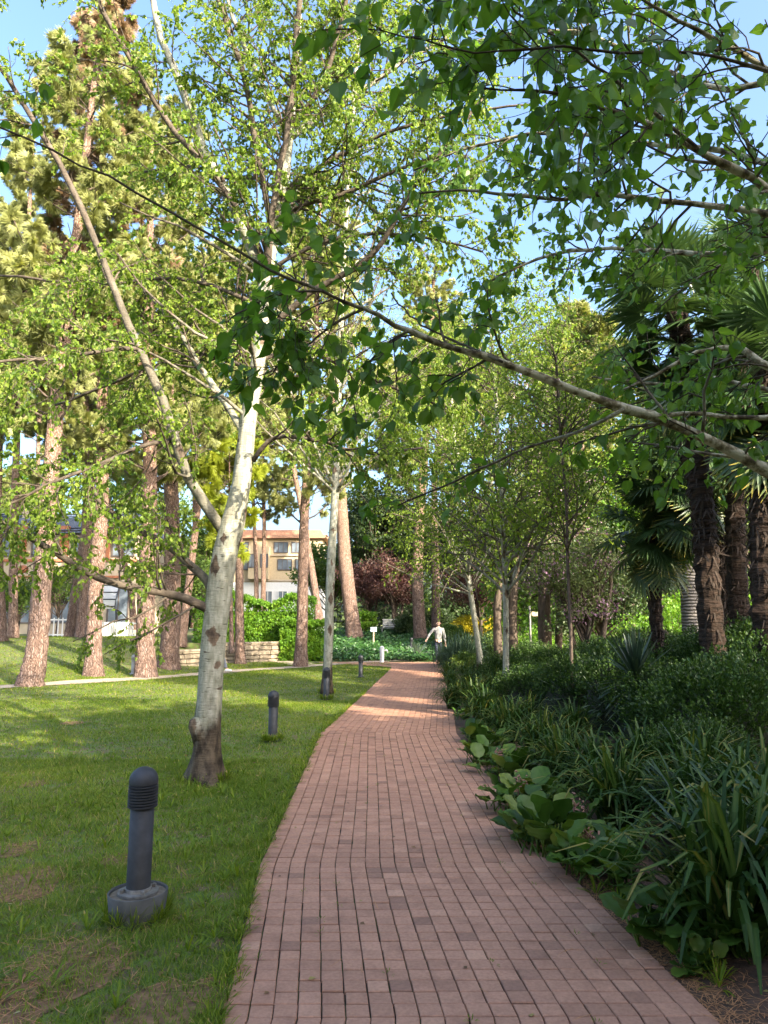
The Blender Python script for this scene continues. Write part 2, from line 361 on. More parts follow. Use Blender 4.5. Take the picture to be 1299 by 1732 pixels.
M['window_glass'] = plain('window_glass', (.16, .19, .22), .08, spec=.8, var=.3, scale=1.2)
M['win_frame'] = plain('win_frame', (.10, .08, .07), .5)
M['roof_slate'] = plain('roof_slate', (.10, .12, .17), .5, var=.3)
M['tile_roof'] = plain('tile_roof', (.38, .2, .12), .8, var=.25, scale=9)
M['canvas'] = plain('canvas', (.62, .62, .60), .7, var=.05)
M['black_iron'] = plain('black_iron', (.03, .03, .035), .4)
M['bench_paint'] = plain('bench_paint', (.34, .34, .33), .6, var=.1)
M['wood'] = plain('wood', (.42, .33, .22), .8, var=.2, scale=10)
M['sign_blue'] = plain('sign_face', (.50, .58, .75), .4, var=.03)
M['paving'] = plain('paving', (.40, .31, .22), .9, var=.15, scale=4, bumps=.2)

# ground
m, nt, b, out = mat_new('ground_soil'); M['ground'] = m; b.inputs['Roughness'].default_value = .95
n1 = noise(nt, .9, 5); n2 = noise(nt, 9, 4)
c = mixc(nt, ramp(nt, [(.40, (0, 0, 0)), (.55, (1, 1, 1))], n1), (.075, .13, .02), (.12, .17, .028))
c = mixc(nt, ramp(nt, [(.46, (0, 0, 0)), (.58, (1, 1, 1))], n2), c, (.14, .10, .05))
nt.links.new(c, b.inputs['Base Color']); bump(nt, b, n2, .6, .03)
m, nt, b, out = mat_new('bed_soil'); M['bed'] = m; b.inputs['Roughness'].default_value = .95
n2 = noise(nt, 16, 5); nt.links.new(ramp(nt, [(.3, (.035, .022, .014)), (.7, (.13, .07, .04))], n2), b.inputs['Base Color']); bump(nt, b, n2, .8, .03)
m, nt, b, out = mat_new('brick'); M['brick'] = m; b.inputs['Roughness'].default_value = .8; b.inputs['Specular IOR Level'].default_value = .3
n2 = noise(nt, 60, 4); n1 = noise(nt, .8, 4); n5 = noise(nt, 7, 3)
c = ramp(nt, [(0, (.30, .16, .105)), (.15, (.41, .215, .135)), (.7, (.485, .255, .16)), (1, (.54, .30, .19))], attr(nt))
c = mixc(nt, .5, c, ramp(nt, [(.3, (.62, .62, .62)), (.65, (1.1, 1.1, 1.1))], n2), 'MULTIPLY')
c = mixc(nt, .45, c, ramp(nt, [(.3, (.66, .64, .64)), (.6, (1, 1, 1))], n1), 'MULTIPLY')
c = mixc(nt, .35, c, ramp(nt, [(.33, (.55, .5, .5)), (.5, (1, 1, 1))], n5), 'MULTIPLY')
nt.links.new(c, b.inputs['Base Color']); bump(nt, b, n2, .35, .004)
m, nt, b, out = mat_new('joint'); M['joint'] = m; b.inputs['Roughness'].default_value = 1
n2 = noise(nt, 5, 4); nt.links.new(ramp(nt, [(.45, (.045, .032, .022)), (.62, (.05, .085, .02))], n2), b.inputs['Base Color'])

# ------------------------------------------------------------ ground and path
LEFT = [(378, 1732), (440, 1468), (543, 1242), (600, 1190), (662, 1131)]
Lw = np.array([G(px, py, 0)[:2] for px, py in LEFT])
d0 = Lw[0]; Lw = np.vstack([[d0[0]-.12, 1.0], Lw]) 
def xl(y): return np.interp(y, Lw[:, 1], Lw[:, 0])
PW = 2.03
def xr(y): return xl(y)+PW
def ground_sheet():
    xs = np.concatenate([np.linspace(-160, -26, 12), np.linspace(-25, -12, 40), np.linspace(-11.8, 8, 130), np.linspace(9, 160, 30)])
    ys = np.concatenate([np.linspace(-60, -1, 8), np.linspace(0, 20, 70), np.linspace(20.2, 34, 90), np.linspace(34.5, 60, 40), np.linspace(65, 400, 12)])
    X, Y = np.meshgrid(xs, ys); Z = height(X, Y)
    mk = (Y > -1) & (Y < 60)
    Z = Z+np.where(mk, (noise2(X, Y, .9)-.5)*.05, 0)
    onpath = (X > xl(np.clip(Y, 1, 27.6))-.1) & (X < xr(np.clip(Y, 1, 27.6))+.1) & (Y < 34)
    onside = (Y > 17) & (Y < 34)
    Z = np.where(onpath | onside, height(X, Y)-.012*onpath, Z)
    ny, nx = X.shape; V = np.stack([X, Y, Z], -1).reshape(-1, 3)
    i = np.arange(ny-1)[:, None]*nx+np.arange(nx-1)[None]
    f = np.stack([i, i+1, i+1+nx, i+nx], -1).reshape(-1, 4)
    mb = MB(); mb.add(V, f)
    tag(mb.build('ground', M['ground'], smooth=True), kind='structure')
ground_sheet()
def strip(name, cl, cr, mat, z=.004):
    cl = np.asarray(cl, float); cr = np.asarray(cr, float); n = len(cl); K = 7
    V = []
    for i in range(n):
        for k in range(K):
            q = cl[i]*(1-k/(K-1))+cr[i]*k/(K-1); V.append((q[0], q[1], float(height(q[0], q[1]))+z))
    f = [(i*K+k, i*K+k+1, (i+1)*K+k+1, (i+1)*K+k) for i in range(n-1) for k in range(K-1)]
    mb = MB(); mb.add(V, f); return tag(mb.build(name, mat, smooth=True), kind='structure')
# planted bed on the right
ys = np.linspace(1.0, 27.5, 80)
strip('planting_bed', [(xr(y)-.05, y) for y in ys], [(xr(y)+12, y) for y in ys], M['bed'], .012)
# brick path: every sett modelled, one surface
def brick_path():
    mb = MB(); NC = 20; s = 0.1015; rows = int((31.6-1.6)/s)
    base = []
    for r in range(rows):
        y0 = 1.6+r*s
        yc = min(y0, 27.5)
        tilt = .018*np.sin(y0*.23)+(-.03 if y0 < 5.2 else .01)
        x0 = xl(yc)+.004*math.sin(y0*1.1); dx = (xl(min(yc+s, 27.6))-xl(yc))
        ncol = NC if y0 < 28 else int(NC+ (y0-28)*12) 
        xs = x0-(0 if y0 < 28 else (y0-28)*.9)
        for c in range(ncol):
            base.append((xs+(c+.5)*s+dx*.5, y0+s*.5-tilt*(c-10)*s*.3, dx/s))
    B = np.array(base); n = len(B)
    x1 = xr(np.minimum(B[:, 1], 27.5))
    g = s*.5-.0028; be = .0035
    hx = g+rng.normal(0, .0008, n); hy = g+rng.normal(0, .0010, n)
    B[:, 0] += rng.normal(0, .0007, n); B[:, 1] += rng.normal(0, .0012, n)
    zt = .022+rng.normal(0, .0010, n); tx = rng.normal(0, .008, n); ty = rng.normal(0, .008, n)
    T = []
    for zz, q in ((-.03, 0), (-be, 0), (0, be)):
        for sx, sy in ((-1, -1), (1, -1), (1, 1), (-1, 1)):
            X = sx*(hx-q); Y = sy*(hy-q)
            T.append(np.stack([B[:, 0]+X+Y*B[:, 2]*.9, B[:, 1]+Y, zt+zz+X*tx+Y*ty], 1))
    V = np.stack(T, 1).reshape(-1, 3)
    f = [(8, 9, 10, 11)]
    for k in range(2):
        for i in range(4): f.append((k*4+i, k*4+(i+1) % 4, k*4+4+(i+1) % 4, k*4+4+i))
    f = np.array(f); Fc = (f[None]+np.arange(n)[:, None, None]*12).reshape(-1, 4)
    cl = np.clip(.45+.22*rng.standard_normal(n)+.25*(noise2(B[:, 0], B[:, 1], 1.3)-.5), 0, 1)
    cl = np.where(rng.random(n) < .012, .05+.1*rng.random(n), cl)
    mb.add(V, Fc, np.repeat(cl, 12))
    o = mb.build('brick_path', M['brick']); tag(o, kind='structure')
brick_path()
ys = np.concatenate([np.linspace(1.0, 27.6, 90)])
strip('path_joints', [(xl(y)-.02, y) for y in ys], [(xr(y)+.03, y) for y in ys], M['joint'], .008)
strip('path_junction', [(xl(27.6)-.1-max(0, y-28)*.9, y) for y in np.linspace(27.5, 31.8, 12)], [(xr(27.6)+.1+max(0, y-28)*.35, y) for y in np.linspace(27.5, 31.8, 12)], M['joint'], .010)
# beige side path
def sidepath(name, pts, wid, z):
    c = resample([G(px, py)[:2] for px, py in pts], 60); t = unit(np.gradient(c, axis=0)); nrm = np.stack([-t[:, 1], t[:, 0]], 1)
    strip(name, c-nrm*wid/2, c+nrm*wid/2, M['paving'], z)
    return c
side_c = sidepath('side_path', [(-160, 1176), (-60, 1169), (0, 1163), (100, 1157), (200, 1151), (300, 1144), (390, 1136), (498, 1129), (588, 1122), (640, 1119), (690, 1116)], .95, .02)
side_b = sidepath('side_path_branch', [(300, 1110), (380, 1112), (422, 1114), (467, 1117), (494, 1121), (520, 1126)], 1.1, .016)

# ------------------------------------------------------------ trees
def limbs_from_px(spec, K=14):
    """spec rows: (pixel polyline, y0, y1, halfwidth px start, end)"""
    out = []
    for pl, y0, y1, h0, h1 in spec:
        n = len(pl); pts = []
        for i, (px, py) in enumerate(pl):
            y = y0+(y1-y0)*(i/(n-1)); pts.append(P(px, py, y))
        pts = resample(pts, K)
        dep = pts[:, 1]*CP+(pts[:, 2]-CAMZ)*SP
        pts = pts+rng.normal(0, .004, pts.shape)*np.linspace(0, 1, K)[:, None]*dep[:, None]*.4
        out.append((pts, np.linspace(h0, h1, K)*dep/F))
    return np.array([o[0] for o in out]), np.array([o[1] for o in out])

def main_birch():
    y0 = G(345, 1322)[1]
    tr = [(343, 1328, 30), (345, 1310, 27), (349, 1270, 24), (352, 1210, 23), (360, 1100, 22.5), (370, 1010, 22.5), (380, 940, 23), (394, 885, 22), (408, 820, 17), (415, 760, 16), (422, 700, 15), (430, 655, 14), (438, 600, 13), (443, 540, 13), (449, 470, 12.5), (462, 400, 12), (476, 330, 11), (484, 270, 10), (490, 215, 8.5), (497, 130, 7), (504, 40, 6), (510, -60, 4.5), (515, -200, 2)]
    pts = np.array([P(a, b, y0+.0*i) for i, (a, b, c) in enumerate(tr)])
    dep = pts[:, 1]*CP+(pts[:, 2]-CAMZ)*SP; rad = np.array([c for *_, c in tr])*dep/F*.91
    n = 70; tp = resample(pts, n); rr = np.interp(np.linspace(0, len(tr)-1, n), np.arange(len(tr)), rad)
    base = onground(tp[0, 0], tp[0, 1]); tp[0, 2] = -.05
    root = thing('birch_tree', 'large near birch on the lawn with peeling white bark and dark fissured foot', 'tree', base)
    mb = MB()
    # trunk as a lumpy tube
    sides = 28; a = np.arange(sides)/sides*2*np.pi
    V = []
    for i in range(n):
        lump = 1+.035*np.sin(3*a+tp[i, 2]*1.3)+.03*np.sin(5*a-tp[i, 2]*2.1)+.02*np.sin(9*a+tp[i, 2]*7)
        flare = np.exp(-max(tp[i, 2], 0)/.16)
        lump = lump+flare*(.25+.5*np.maximum(0, np.sin(2.5*a+1.0))**2+.45*np.maximum(0, np.sin(2*a+3.6))**2)+.10*np.exp(-((tp[i, 2]-.55)/.10)**2)*np.maximum(0, np.cos(a-3.6))**2*2
        r = rr[i]*lump
        V.append(np.stack([tp[i, 0]+r*np.cos(a), tp[i, 1]+r*np.sin(a), np.full(sides, tp[i, 2])], 1))
    V = np.concatenate(V); i0 = np.arange(sides); j0 = (i0+1) % sides
    f = (np.stack([i0, j0, j0+sides, i0+sides], 1)[None]+np.arange(n-1)[:, None, None]*sides).reshape(-1, 4)
    mb.add(V, f, np.repeat(rr, sides))
    # cut stubs and burls
    st = P(331, 1222, y0-.05)
    tubes(mb, np.array([P(347, 1252, y0), P(339, 1236, y0-.06), P(331, 1222, y0-.1), P(328, 1215, y0-.11)]), np.array([.14, .105, .085, .055]), 12, wob=.08)
    for px, py, s in ((343, 1106, .035), (345, 1140, .05), (345, 1125, .03)):
        c = P(px+8*(1 if px < 380 else -1), py, y0-.03); e = P(px-2*(1 if px < 380 else -1), py-3, y0-.06)
        tubes(mb, np.array([c, (c+e)/2, e]), np.array([s*1.6, s*1.2, s*.7]), 8)
    mb.build('trunk', M['bark_birch'], root, True, off=base)
    spec = [
     ([(382, 905), (345, 850), (315, 800), (295, 740), (265, 650), (235, 590), (205, 520), (180, 460), (150, 380), (110, 290), (65, 215), (20, 140), (-40, 60)], y0, 6.9, 9.5, 3.5),
     ([(365, 1040), (325, 1016), (270, 1002), (210, 992), (150, 968), (90, 935), (40, 905), (0, 893), (-80, 860)], y0, 7.0, 8, 3.5),
     ([(372, 1030), (352, 985), (325, 958), (280, 920), (230, 895), (185, 865), (165, 840), (140, 790)], y0, 8.6, 9, 2.5),
     ([(415, 735), (380, 680), (345, 630), (315, 580), (285, 540), (250, 500), (225, 470)], y0, 8.6, 7, 2.5),
     ([(450, 490), (425, 420), (400, 360), (375, 310), (345, 255), (330, 215), (300, 130), (270, 60), (258, 0), (240, -90)], y0, 8.2, 10, 4.5),
     ([(446, 440), (430, 400), (400, 350), (350, 285), (300, 230), (260, 170), (225, 110), (190, 50), (160, -10), (120, -80)], y0, 7.0, 5, 4),
     ([(452, 460), (456, 400), (464, 340), (474, 280), (486, 220), (494, 150), (501, 70), (506, 0), (512, -90)], y0-.12, 7.3, 6, 4),
     ([(458, 390), (446, 310), (430, 230), (420, 160), (405, 100), (385, 50), (365, -20), (350, -90)], y0-.05, 7.2, 5.5, 4),
     ([(490, 225), (465, 190), (435, 125), (405, 60), (385, 0), (370, -60)], y0, 8.4, 5, 3),
     ([(488, 215), (515, 190), (545, 140), (568, 70), (590, -10), (605, -70)], y0, 7.0, 5, 3),
     ([(490, 235), (540, 195), (600, 160), (650, 125), (700, 95), (760, 60)], y0, 8.6, 6, 2.5),
     ([(478, 375), (510, 345), (560, 335), (620, 310), (680, 285), (750, 262), (830, 240)], y0, 7.2, 5, 2),
     ([(445, 575), (500, 512), (560, 475), (610, 447), (645, 412), (670, 370), (692, 328), (718, 288), (765, 230), (820, 160)], y0, 6.4, 6, 2.5),
     ([(428, 780), (455, 745), (490, 738), (540, 745), (600, 762), (650, 770), (720, 757)], y0, 7.2, 4.5, 2),
     ([(290, 745), (250, 752), (200, 770), (130, 800), (60, 830), (0, 860), (-60, 880)], 7.6, 6.8, 4, 2),
     ([(232, 590), (190, 590), (120, 603), (40, 610), (-40, 612)], 7.4, 6.6, 4, 2),
     ([(440, 610), (500, 590), (560, 610), (640, 645), (700, 672), (760, 690)], y0, 8.8, 4, 2),
     ([(446, 520), (400, 500), (350, 480), (280, 470), (180, 480), (90, 475), (0, 465)], y0, 8.6, 4, 2),
     ([(480, 330), (430, 300), (380, 300), (320, 280), (240, 290)], y0, 9.2, 4, 2),
     ([(440, 640), (390, 610), (330, 600), (260, 620), (180, 650), (90, 690)], y0, 9.4, 4, 2),
     ([(470, 345), (530, 290), (600, 250), (680, 215), (780, 190), (900, 180)], y0, 6.8, 4, 1.8),
     ([(452, 460), (520, 420), (600, 398), (700, 400), (810, 425)], y0, 7.0, 4, 1.8),
     ([(496, 120), (560, 70), (640, 20), (700, -40)], y0, 8.0, 4, 1.8),
    ]
    LP, LR = limbs_from_px(spec)
    tl = np.array([.36, .12, .3, .7, .7, .25, .2, .25, 1, .2, .9, .2, .2, .2, .3, .2, .3, .3, .5, .3, .3, .2, .6]); mb = MB(); tubes(mb, LP, LR, 8, wob=.05, tint=(LR*tl[:, None])[:, :, None].repeat(8, 2).ravel())
    s1, r1 = spawn(LP, LR, 17, .10, 1, 50, .95, 6, grav=.02, wander=.16, rf=.5, rmin=.004)
    top, topr = spawn(tp[None, 30:], rr[None, 30:], 46, 0, 1, 60, 1.6, 6, grav=.03, wander=.15, rf=.4, rmin=.004)
    s1 = np.concatenate([s1, top]); r1 = np.concatenate([r1, topr])
    s2, r2 = spawn(s1, r1, 6, .15, 1, 45, .42, 5, grav=-.12, wander=.2, rf=.6, rmin=.0025)
    tubes(mb, s1, r1, 5); tubes(mb, s2, r2, 3, cap=False)
    s3, r3 = spawn(s2, r2, 2, .2, 1, 40, .25, 4, grav=-.28, wander=.2, rf=.7, rmin=.0015)
    tubes(mb, s3, r3, 3, cap=False)
    mb.build('branches', M['bark_birch'], root, True, off=base)
    mb = MB()
    leaves(mb, s2, 14, .048, droop=.9); leaves(mb, s3, 11, .045, droop=1.0); leaves(mb, s1, 5, .045, t0=.3)
    mb.build('crown', M['birch_leaf'], root, off=base)
main_birch()

def small_birch(name, label, trunk_px, y, hw0, hw1, clean, blen, nb, leafsize, lmat='birch_leaf', extra=None, per=9, n2=6, bark='bark_birch'):
    pts = np.array([P(a, b, y) for a, b in trunk_px]); n = 26
    tp = resample(pts, n); tp[0, 2] = float(height(tp[0, 0], tp[0, 1]))-.05
    dep = tp[:, 1]*CP+(tp[:, 2]-CAMZ)*SP; rr = np.linspace(hw0, hw1, n)*dep/F
    rr[0] *= 1.5; rr[1] *= 1.15
    base = onground(tp[0, 0], tp[0, 1]); root = thing(name, label, 'tree', base)
    mb = MB(); tubes(mb, tp, rr, 12, wob=.03)
    mb.build('trunk', M[bark], root, True, off=base)
    mb = MB()
    L1, R1 = spawn(tp[None], rr[None], nb, clean, 1, 62, blen, 7, grav=.03, wander=.12, rf=.5, rmin=.006, up=.25)
    if extra is not None:
        e, er = limbs_from_px(extra, 7); L1 = np.concatenate([L1, e]); R1 = np.concatenate([R1, er])
    s2, r2 = spawn(L1, R1, n2, .15, 1, 50, .45*blen, 5, grav=-.05, wander=.2, rf=.6, rmin=.004)
    s3, r3 = spawn(s2, r2, 3, .2, 1, 45, .22*blen, 4, grav=-.25, wander=.2, rf=.7, rmin=.003)
    tubes(mb, L1, R1, 6); tubes(mb, s2, r2, 3, cap=False)
    mb.build('branches', M[bark], root, True, off=base)
    mb = MB(); leaves(mb, s2, per, leafsize); leaves(mb, s3, per, leafsize); leaves(mb, L1, 6, leafsize, t0=.3)
    mb.build('crown', M[lmat], root, off=base)
    return root
small_birch('birch_tree', 'tall straight white birch standing behind the third bollard, mossy foot', [(553, 1172), (555, 1100), (560, 950), (566, 850), (570, 760), (572, 680), (576, 560), (582, 430), (590, 300), (600, 150), (610, 0)], 17.3, 8.3, 2.5, .30, 3.2, 66, .062)
small_birch('birch_tree', 'slim cream birch trunk rising from strap leaves right of the path, forked above', [(854, 1190), (856, 1100), (855, 1010), (853, 950), (850, 880), (846, 800), (840, 700), (835, 620), (830, 560)], 14.5, 5.5, 2.5, .26, 2.7, 70, .058,
            extra=[([(856, 1015), (875, 960), (895, 910), (925, 850), (960, 790)], 14.5, 14.0, 3.5, 1.5)], n2=9, per=10)
small_birch('birch_tree', 'thin leaning birch with bare lower trunk behind the bluish grass mound', [(813, 1122), (806, 1070), (797, 1010), (790, 960), (780, 880), (772, 780), (765, 700), (760, 620)], 21, 5, 2.5, .26, 3.2, 66, .065, n2=9, per=10)
small_birch('young_tree', 'leafy young tree with a thin dark stem among the shrubs left of the cordyline', [(968, 1180), (965, 1060), (960, 950), (958, 850), (950, 760), (945, 690), (940, 600)], 12.0, 3, 2, .36, 2.2, 50, .055, n2=8, per=9, bark='bark_dark')

def near_birch():
    """the tree whose limbs hang over the viewpoint; trunk just outside the frame at right"""
    base = onground(2.55, 2.7); root = thing('birch_tree', 'overhanging birch from the right edge, its lichened limb crossing the picture close by', 'tree', base)
    tp = resample([(2.55, 2.7, -.05), (2.5, 2.7, 1), (2.48, 2.72, 2.2), (2.4, 2.75, 3.5), (2.3, 2.8, 5), (2.25, 2.9, 7)], 24); rr = np.linspace(.13, .04, 24); rr[0] = .2
    mb = MB(); tubes(mb, tp, rr, 16, wob=.03); mb.build('trunk', M['bark_birch'], root, True, off=base)
    spec = [
     ([(1640, 960), (1450, 880), (1299, 797), (1250, 770), (1180, 735), (1110, 705), (1050, 690), (990, 665), (920, 640), (860, 615), (800, 600), (740, 580), (690, 560), (650, 540), (615, 522)], 2.7, 2.25, 13, 3.8),
     ([(615, 522), (580, 510), (540, 490), (480, 468), (400, 422), (300, 366), (200, 306), (100, 258), (0, 214), (-100, 170)], 2.25, 1.9, 3.8, 1.6),
     ([(1650, 700), (1450, 450), (1299, 320), (1240, 285), (1180, 255), (1110, 215), (1060, 195), (980, 168), (895, 152), (820, 150)], 2.6, 1.75, 11, 2),
     ([(1640, 560), (1450, 400), (1299, 362), (1200, 348), (1100, 338), (1020, 328), (960, 335), (850, 330), (780, 322), (700, 330)], 2.7, 2.7, 9, 2),
     ([(1180, 250), (1130, 210), (1060, 150), (1000, 105), (950, 68), (900, 38), (850, 0), (800, -30)], 2.1, 1.8, 4, 1.8),
     ([(1650, 760), (1450, 700), (1299, 706), (1200, 700), (1100, 698), (1010, 690)], 2.9, 3.0, 7, 2.5),
     ([(1056, 692), (980, 730), (900, 755), (820, 790), (740, 825), (660, 860)], 2.48, 2.9, 4, 1.5),
     ([(1640, 800), (1400, 660), (1299, 620), (1255, 592), (1210, 590), (1165, 602), (1100, 640), (1040, 660)], 3.0, 3.3, 10, 2),
     ([(1620, 500), (1420, 200), (1299, 120), (1200, 60), (1120, 20), (1050, -30)], 2.8, 2.2, 8, 2),
     ([(1640, 700), (1450, 690), (1299, 660), (1200, 640), (1120, 650), (1000, 640)], 3.1, 3.9, 7, 2),
     ([(850, 612), (800, 590), (750, 570), (700, 540), (660, 500)], 2.35, 2.6, 3, 1.5),
     ([(960, 335), (975, 300), (985, 240), (1010, 180), (1040, 120)], 2.7, 2.9, 3, 1.2),
     ([(615, 522), (565, 548), (510, 590), (455, 635)], 2.25, 2.2, 3, 1.2),
     ([(690, 560), (645, 590), (610, 640), (590, 680)], 2.3, 2.4, 3, 1.2),
     ([(545, 492), (490, 496), (430, 515), (380, 545)], 2.15, 2.0, 3, 1.2),
     ([(1299, 120), (1180, 90), (1060, 90), (940, 80), (800, 90), (700, 60)], 1.8, 1.5, 4, 1.5),
     ([(1640, 560), (1450, 350), (1250, 262), (1100, 245), (950, 225), (820, 240), (700, 290)], 3.0, 4.3, 8, 1.5),
     ([(1640, 580), (1400, 430), (1200, 430), (1020, 420), (900, 440), (810, 490)], 3.2, 4.8, 8, 1.5),
     ([(1640, 500), (1400, 150), (1200, 150), (1000, 60), (850, 60), (700, 110)], 3.0, 4.2, 8, 1.5),
    ]
    LP, LR = limbs_from_px(spec, 20)
    # further limbs reaching away over the bed
    ex, er = spawn(tp[None, 9:], rr[None, 9:], 16, 0, .95, 80, 2.8, 20, grav=.02, wander=.05, rf=.5, rmin=.006)
    d = ex-ex[:, :1]; keepdir = (d[:, -1, 1] > 0.6) & (ex[:, -1, 2] < 2.9) & (ex[:, -1, 2] > 2.0); ex, er = ex[keepdir], er[keepdir]
    mb = MB(); LR = LR*.84; tubes(mb, LP, LR*(1+.10*rng.standard_normal(LR.shape)), 10, wob=.05); tubes(mb, ex, er, 6)
    AP = np.concatenate([LP, ex]); AR = np.concatenate([LR, er])
    cnt = [11, 3, 18, 16, 8, 10, 3, 10, 16, 8, 4, 9, 4, 4, 4, 18, 32, 32, 32]+[14]*60
    sp_l = [.40, .24, .42, .42, .26, .35, .25, .4, .45, .4, .3, .3, .28, .28, .28, .4, .5, .5, .5]+[.42]*60
    ss = [spawn(AP[i:i+1], AR[i:i+1], cnt[i], .18 if i else .15, 1, 50, sp_l[i], 6, grav=-.03, wander=.2, rf=.5, rmin=.002) for i in range(len(AP))]
    ss.append(spawn(AP[1:2], AR[1:2], 7, .0, .30, 55, .28, 6, grav=-.03, wander=.2, rf=.5, rmin=.0018))
    s1 = np.concatenate([q[0] for q in ss]); r1 = np.concatenate([q[1] for q in ss])
    s2, r2 = spawn(s1, r1, 4, .2, 1, 45, .22, 5, grav=-.18, wander=.25, rf=.7, rmin=.0014)
    # keep clear air right in front of the lens
    def clear(p): 
        return (np.min(np.linalg.norm(p-np.array([0, 0, CAMZ]), axis=2), axis=1) > 1.35)
    k1 = clear(s1); k2 = clear(s2); s1, r1, s2, r2 = s1[k1], r1[k1], s2[k2], r2[k2]
    tubes(mb, s1, r1, 5); tubes(mb, s2, r2, 3, cap=False)
    mb.build('branches', M['bark_near'], root, True, off=base)
    mb = MB()
    CURL = HEART_V*np.array([.95, .85, 3.4])
    leaves(mb, s1, 2, .050, (HEART_V, HEART_T), .7, t0=.25, stem=.3, face=(0, 0, .6)); leaves(mb, s1, 2, .048, (CURL, HEART_T), .7, t0=.25, stem=.3, face=(0, 0, .3))
    leaves(mb, s2, 2, .042, (CURL, HEART_T), .9, var=.5, t0=.2, stem=.3)
    leaves(mb, s2, 2, .045, (HEART_V, HEART_T), .8, var=.45, t0=.2, stem=.3, face=(0, 0, .6))
    mb.build('crown', M['near_leaf'], root, off=base)
near_birch()

# pine tuft template: drooping bunch of long needles
def tuft(n=30, L=1.0, wd=.013, spread=.8):
    V = []; Fc = []
    r = np.random.default_rng(3)
    for i in range(n):
        a = r.random()*6.283; s = spread*(.3+.7*r.random()); l = L*(.7+.4*r.random())
        d = np.array([math.cos(s), math.sin(s)*math.cos(a), math.sin(s)*math.sin(a)])
        q = np.cross(d, [0, 0, 1]); q = q/np.linalg.norm(q)
        mid = d*l*.55; tip = d*l+np.array([0, 0, -.22*l])
        k = len(V); V += [tuple(-q*wd*.3), tuple(mid+q*wd), tuple(tip), tuple(mid-q*wd)]; Fc.append((k, k+1, k+2)); Fc.append((k, k+2, k+3))
    return np.array(V), np.array(Fc)
TUFT = tuft()
def pine(label, pts, hw, zc, ztop, y=None, nb=44, blen=2.6, lmat='pine_leaf', sz=.27, tint=(0, 1), per=3, name='pine_tree', nsub=5, bark='bark_pine', ground=True):
    """pts: pixel polyline of the trunk from its foot up; hw: half width in px at the foot"""
    g = G(*pts[0]) if y is None else P(pts[0][0], pts[0][1], y)
    y = g[1]
    tp = [P(a, b, y) for a, b in pts]
    last = tp[-1]; d = (tp[-1]-tp[-2]); d = d/max(d[2], .1)
    d[:2] *= .5
    k = 4
    for i in range(1, k+1):
        if ztop > last[2]: tp.append(last+d*(ztop-last[2])*i/k)
    n = 40; tp = resample(tp, n); tp[0, 2] -= .1
    r0 = hw*y/F; h = (tp[:, 2]-tp[0, 2])/(tp[-1, 2]-tp[0, 2])
    rr = r0*(1-.75*h)*(1+.45*np.exp(-(tp[:, 2]-tp[0, 2])/.35))*.93
    base = onground(tp[0, 0], tp[0, 1]); root = thing(name, label, 'tree', base)
    mb = MB(); 
    dens = resample(tp, 110); rd = np.interp(np.linspace(0, 39, 110), np.arange(40), rr)
    tubes(mb, dens, rd, 18, wob=.035)
    mb.build('trunk', M[bark], root, True, off=base)
    t0 = np.clip((zc-base[2])/(ztop-base[2]), .05, .95)
    i0 = int(np.argmax(tp[:, 2] >= zc))
    sub = tp[None, i0:]; sr = rr[None, i0:]
    mb = MB()
    L1, R1 = spawn(sub, sr, int(nb*1.5), 0, .98, 75, blen, 7, grav=.10, wander=.10, rf=.45, rmin=.012)
    s2, r2 = spawn(L1, R1, nsub, .25, 1, 45, .32*blen, 5, grav=.06, wander=.18, rf=.6, rmin=.008)
    tubes(mb, L1, R1, 5); tubes(mb, s2, r2, 3, cap=False)
    mb.build('branches', M['bark_dark' if lmat != 'pine_brown' else 'bark_pine'], root, True, off=base)
    mb = MB()
    for A, pp in ((s2, per+6), (L1, per+6)):
        pos, tan = along(A, pp, .35); m_ = len(pos)
        X = tan*.6+rng.standard_normal((m_, 3))*.6; X[:, 2] -= .15; X, Y, Z = frames(X, .3, (0, 0, 1.2))
        cl = np.clip(tint[0]+(tint[1]-tint[0])*(.5*noise2(pos[:, 0]*.8+pos[:, 2], pos[:, 1]+pos[:, 2]*.7, 1.1)+.5*rng.random(m_)), 0, 1)
        inst(mb, *TUFT, pos, X, Y, Z, sz*(.75+.5*rng.random(m_)), cl)
    mb.build('crown', M[lmat], root, off=base)
    return root
pine('pine with a broad leaning foot beside the beige side path at far left', [(50, 1161), (62, 1100), (70, 1000), (78, 900), (88, 780), (100, 640), (112, 560)], 19, 6.0, 19, nb=46)
pine('pine on the grass bank with a straight scaly trunk, its crown browned by dead needles', [(158, 1143), (159, 1060), (165, 950), (172, 850), (173, 700), (172, 520), (170, 400)], 14.5, 8.5, 23, lmat='pine_brown', nb=60, blen=2.0)
pine('thick pine right beside the grey post light on the bank', [(246, 1146), (246, 1050), (249, 950), (253, 850), (253, 750), (250, 640)], 17, 5.6, 19, nb=52)
pine('reddish pine with flared foot next to the end of the stone wall', [(284, 1131), (289, 1060), (291, 950), (290, 850), (287, 760), (284, 650)], 17, 5.8, 21, nb=50)
pine('slender reddish pine directly behind the near birch, in front of the stone wall', [(407, 1123), (405, 1050), (405, 950), (404, 850), (403, 760)], 8.5, 6.2, 18, nb=40)
pine('orange lit pine standing at the edge of the side path left of the white birch', [(508, 1128), (511, 1050), (513, 950), (516, 850), (524, 740), (530, 640), (534, 560)], 11, 5.0, 20, nb=46)
pine('leaning pine with orange bark behind the white birch, rising out of the ivy', [(600, 1084), (592, 1020), (583, 940), (578, 860), (572, 780), (566, 690), (560, 600)], 14, 8.5, 24, nb=46)
pine('grey based pine in the ivy just left of the walking man', [(712, 1087), (708, 1030), (706, 960), (710, 880), (716, 800), (722, 720), (728, 640)], 11.5, 9.5, 22, nb=44)
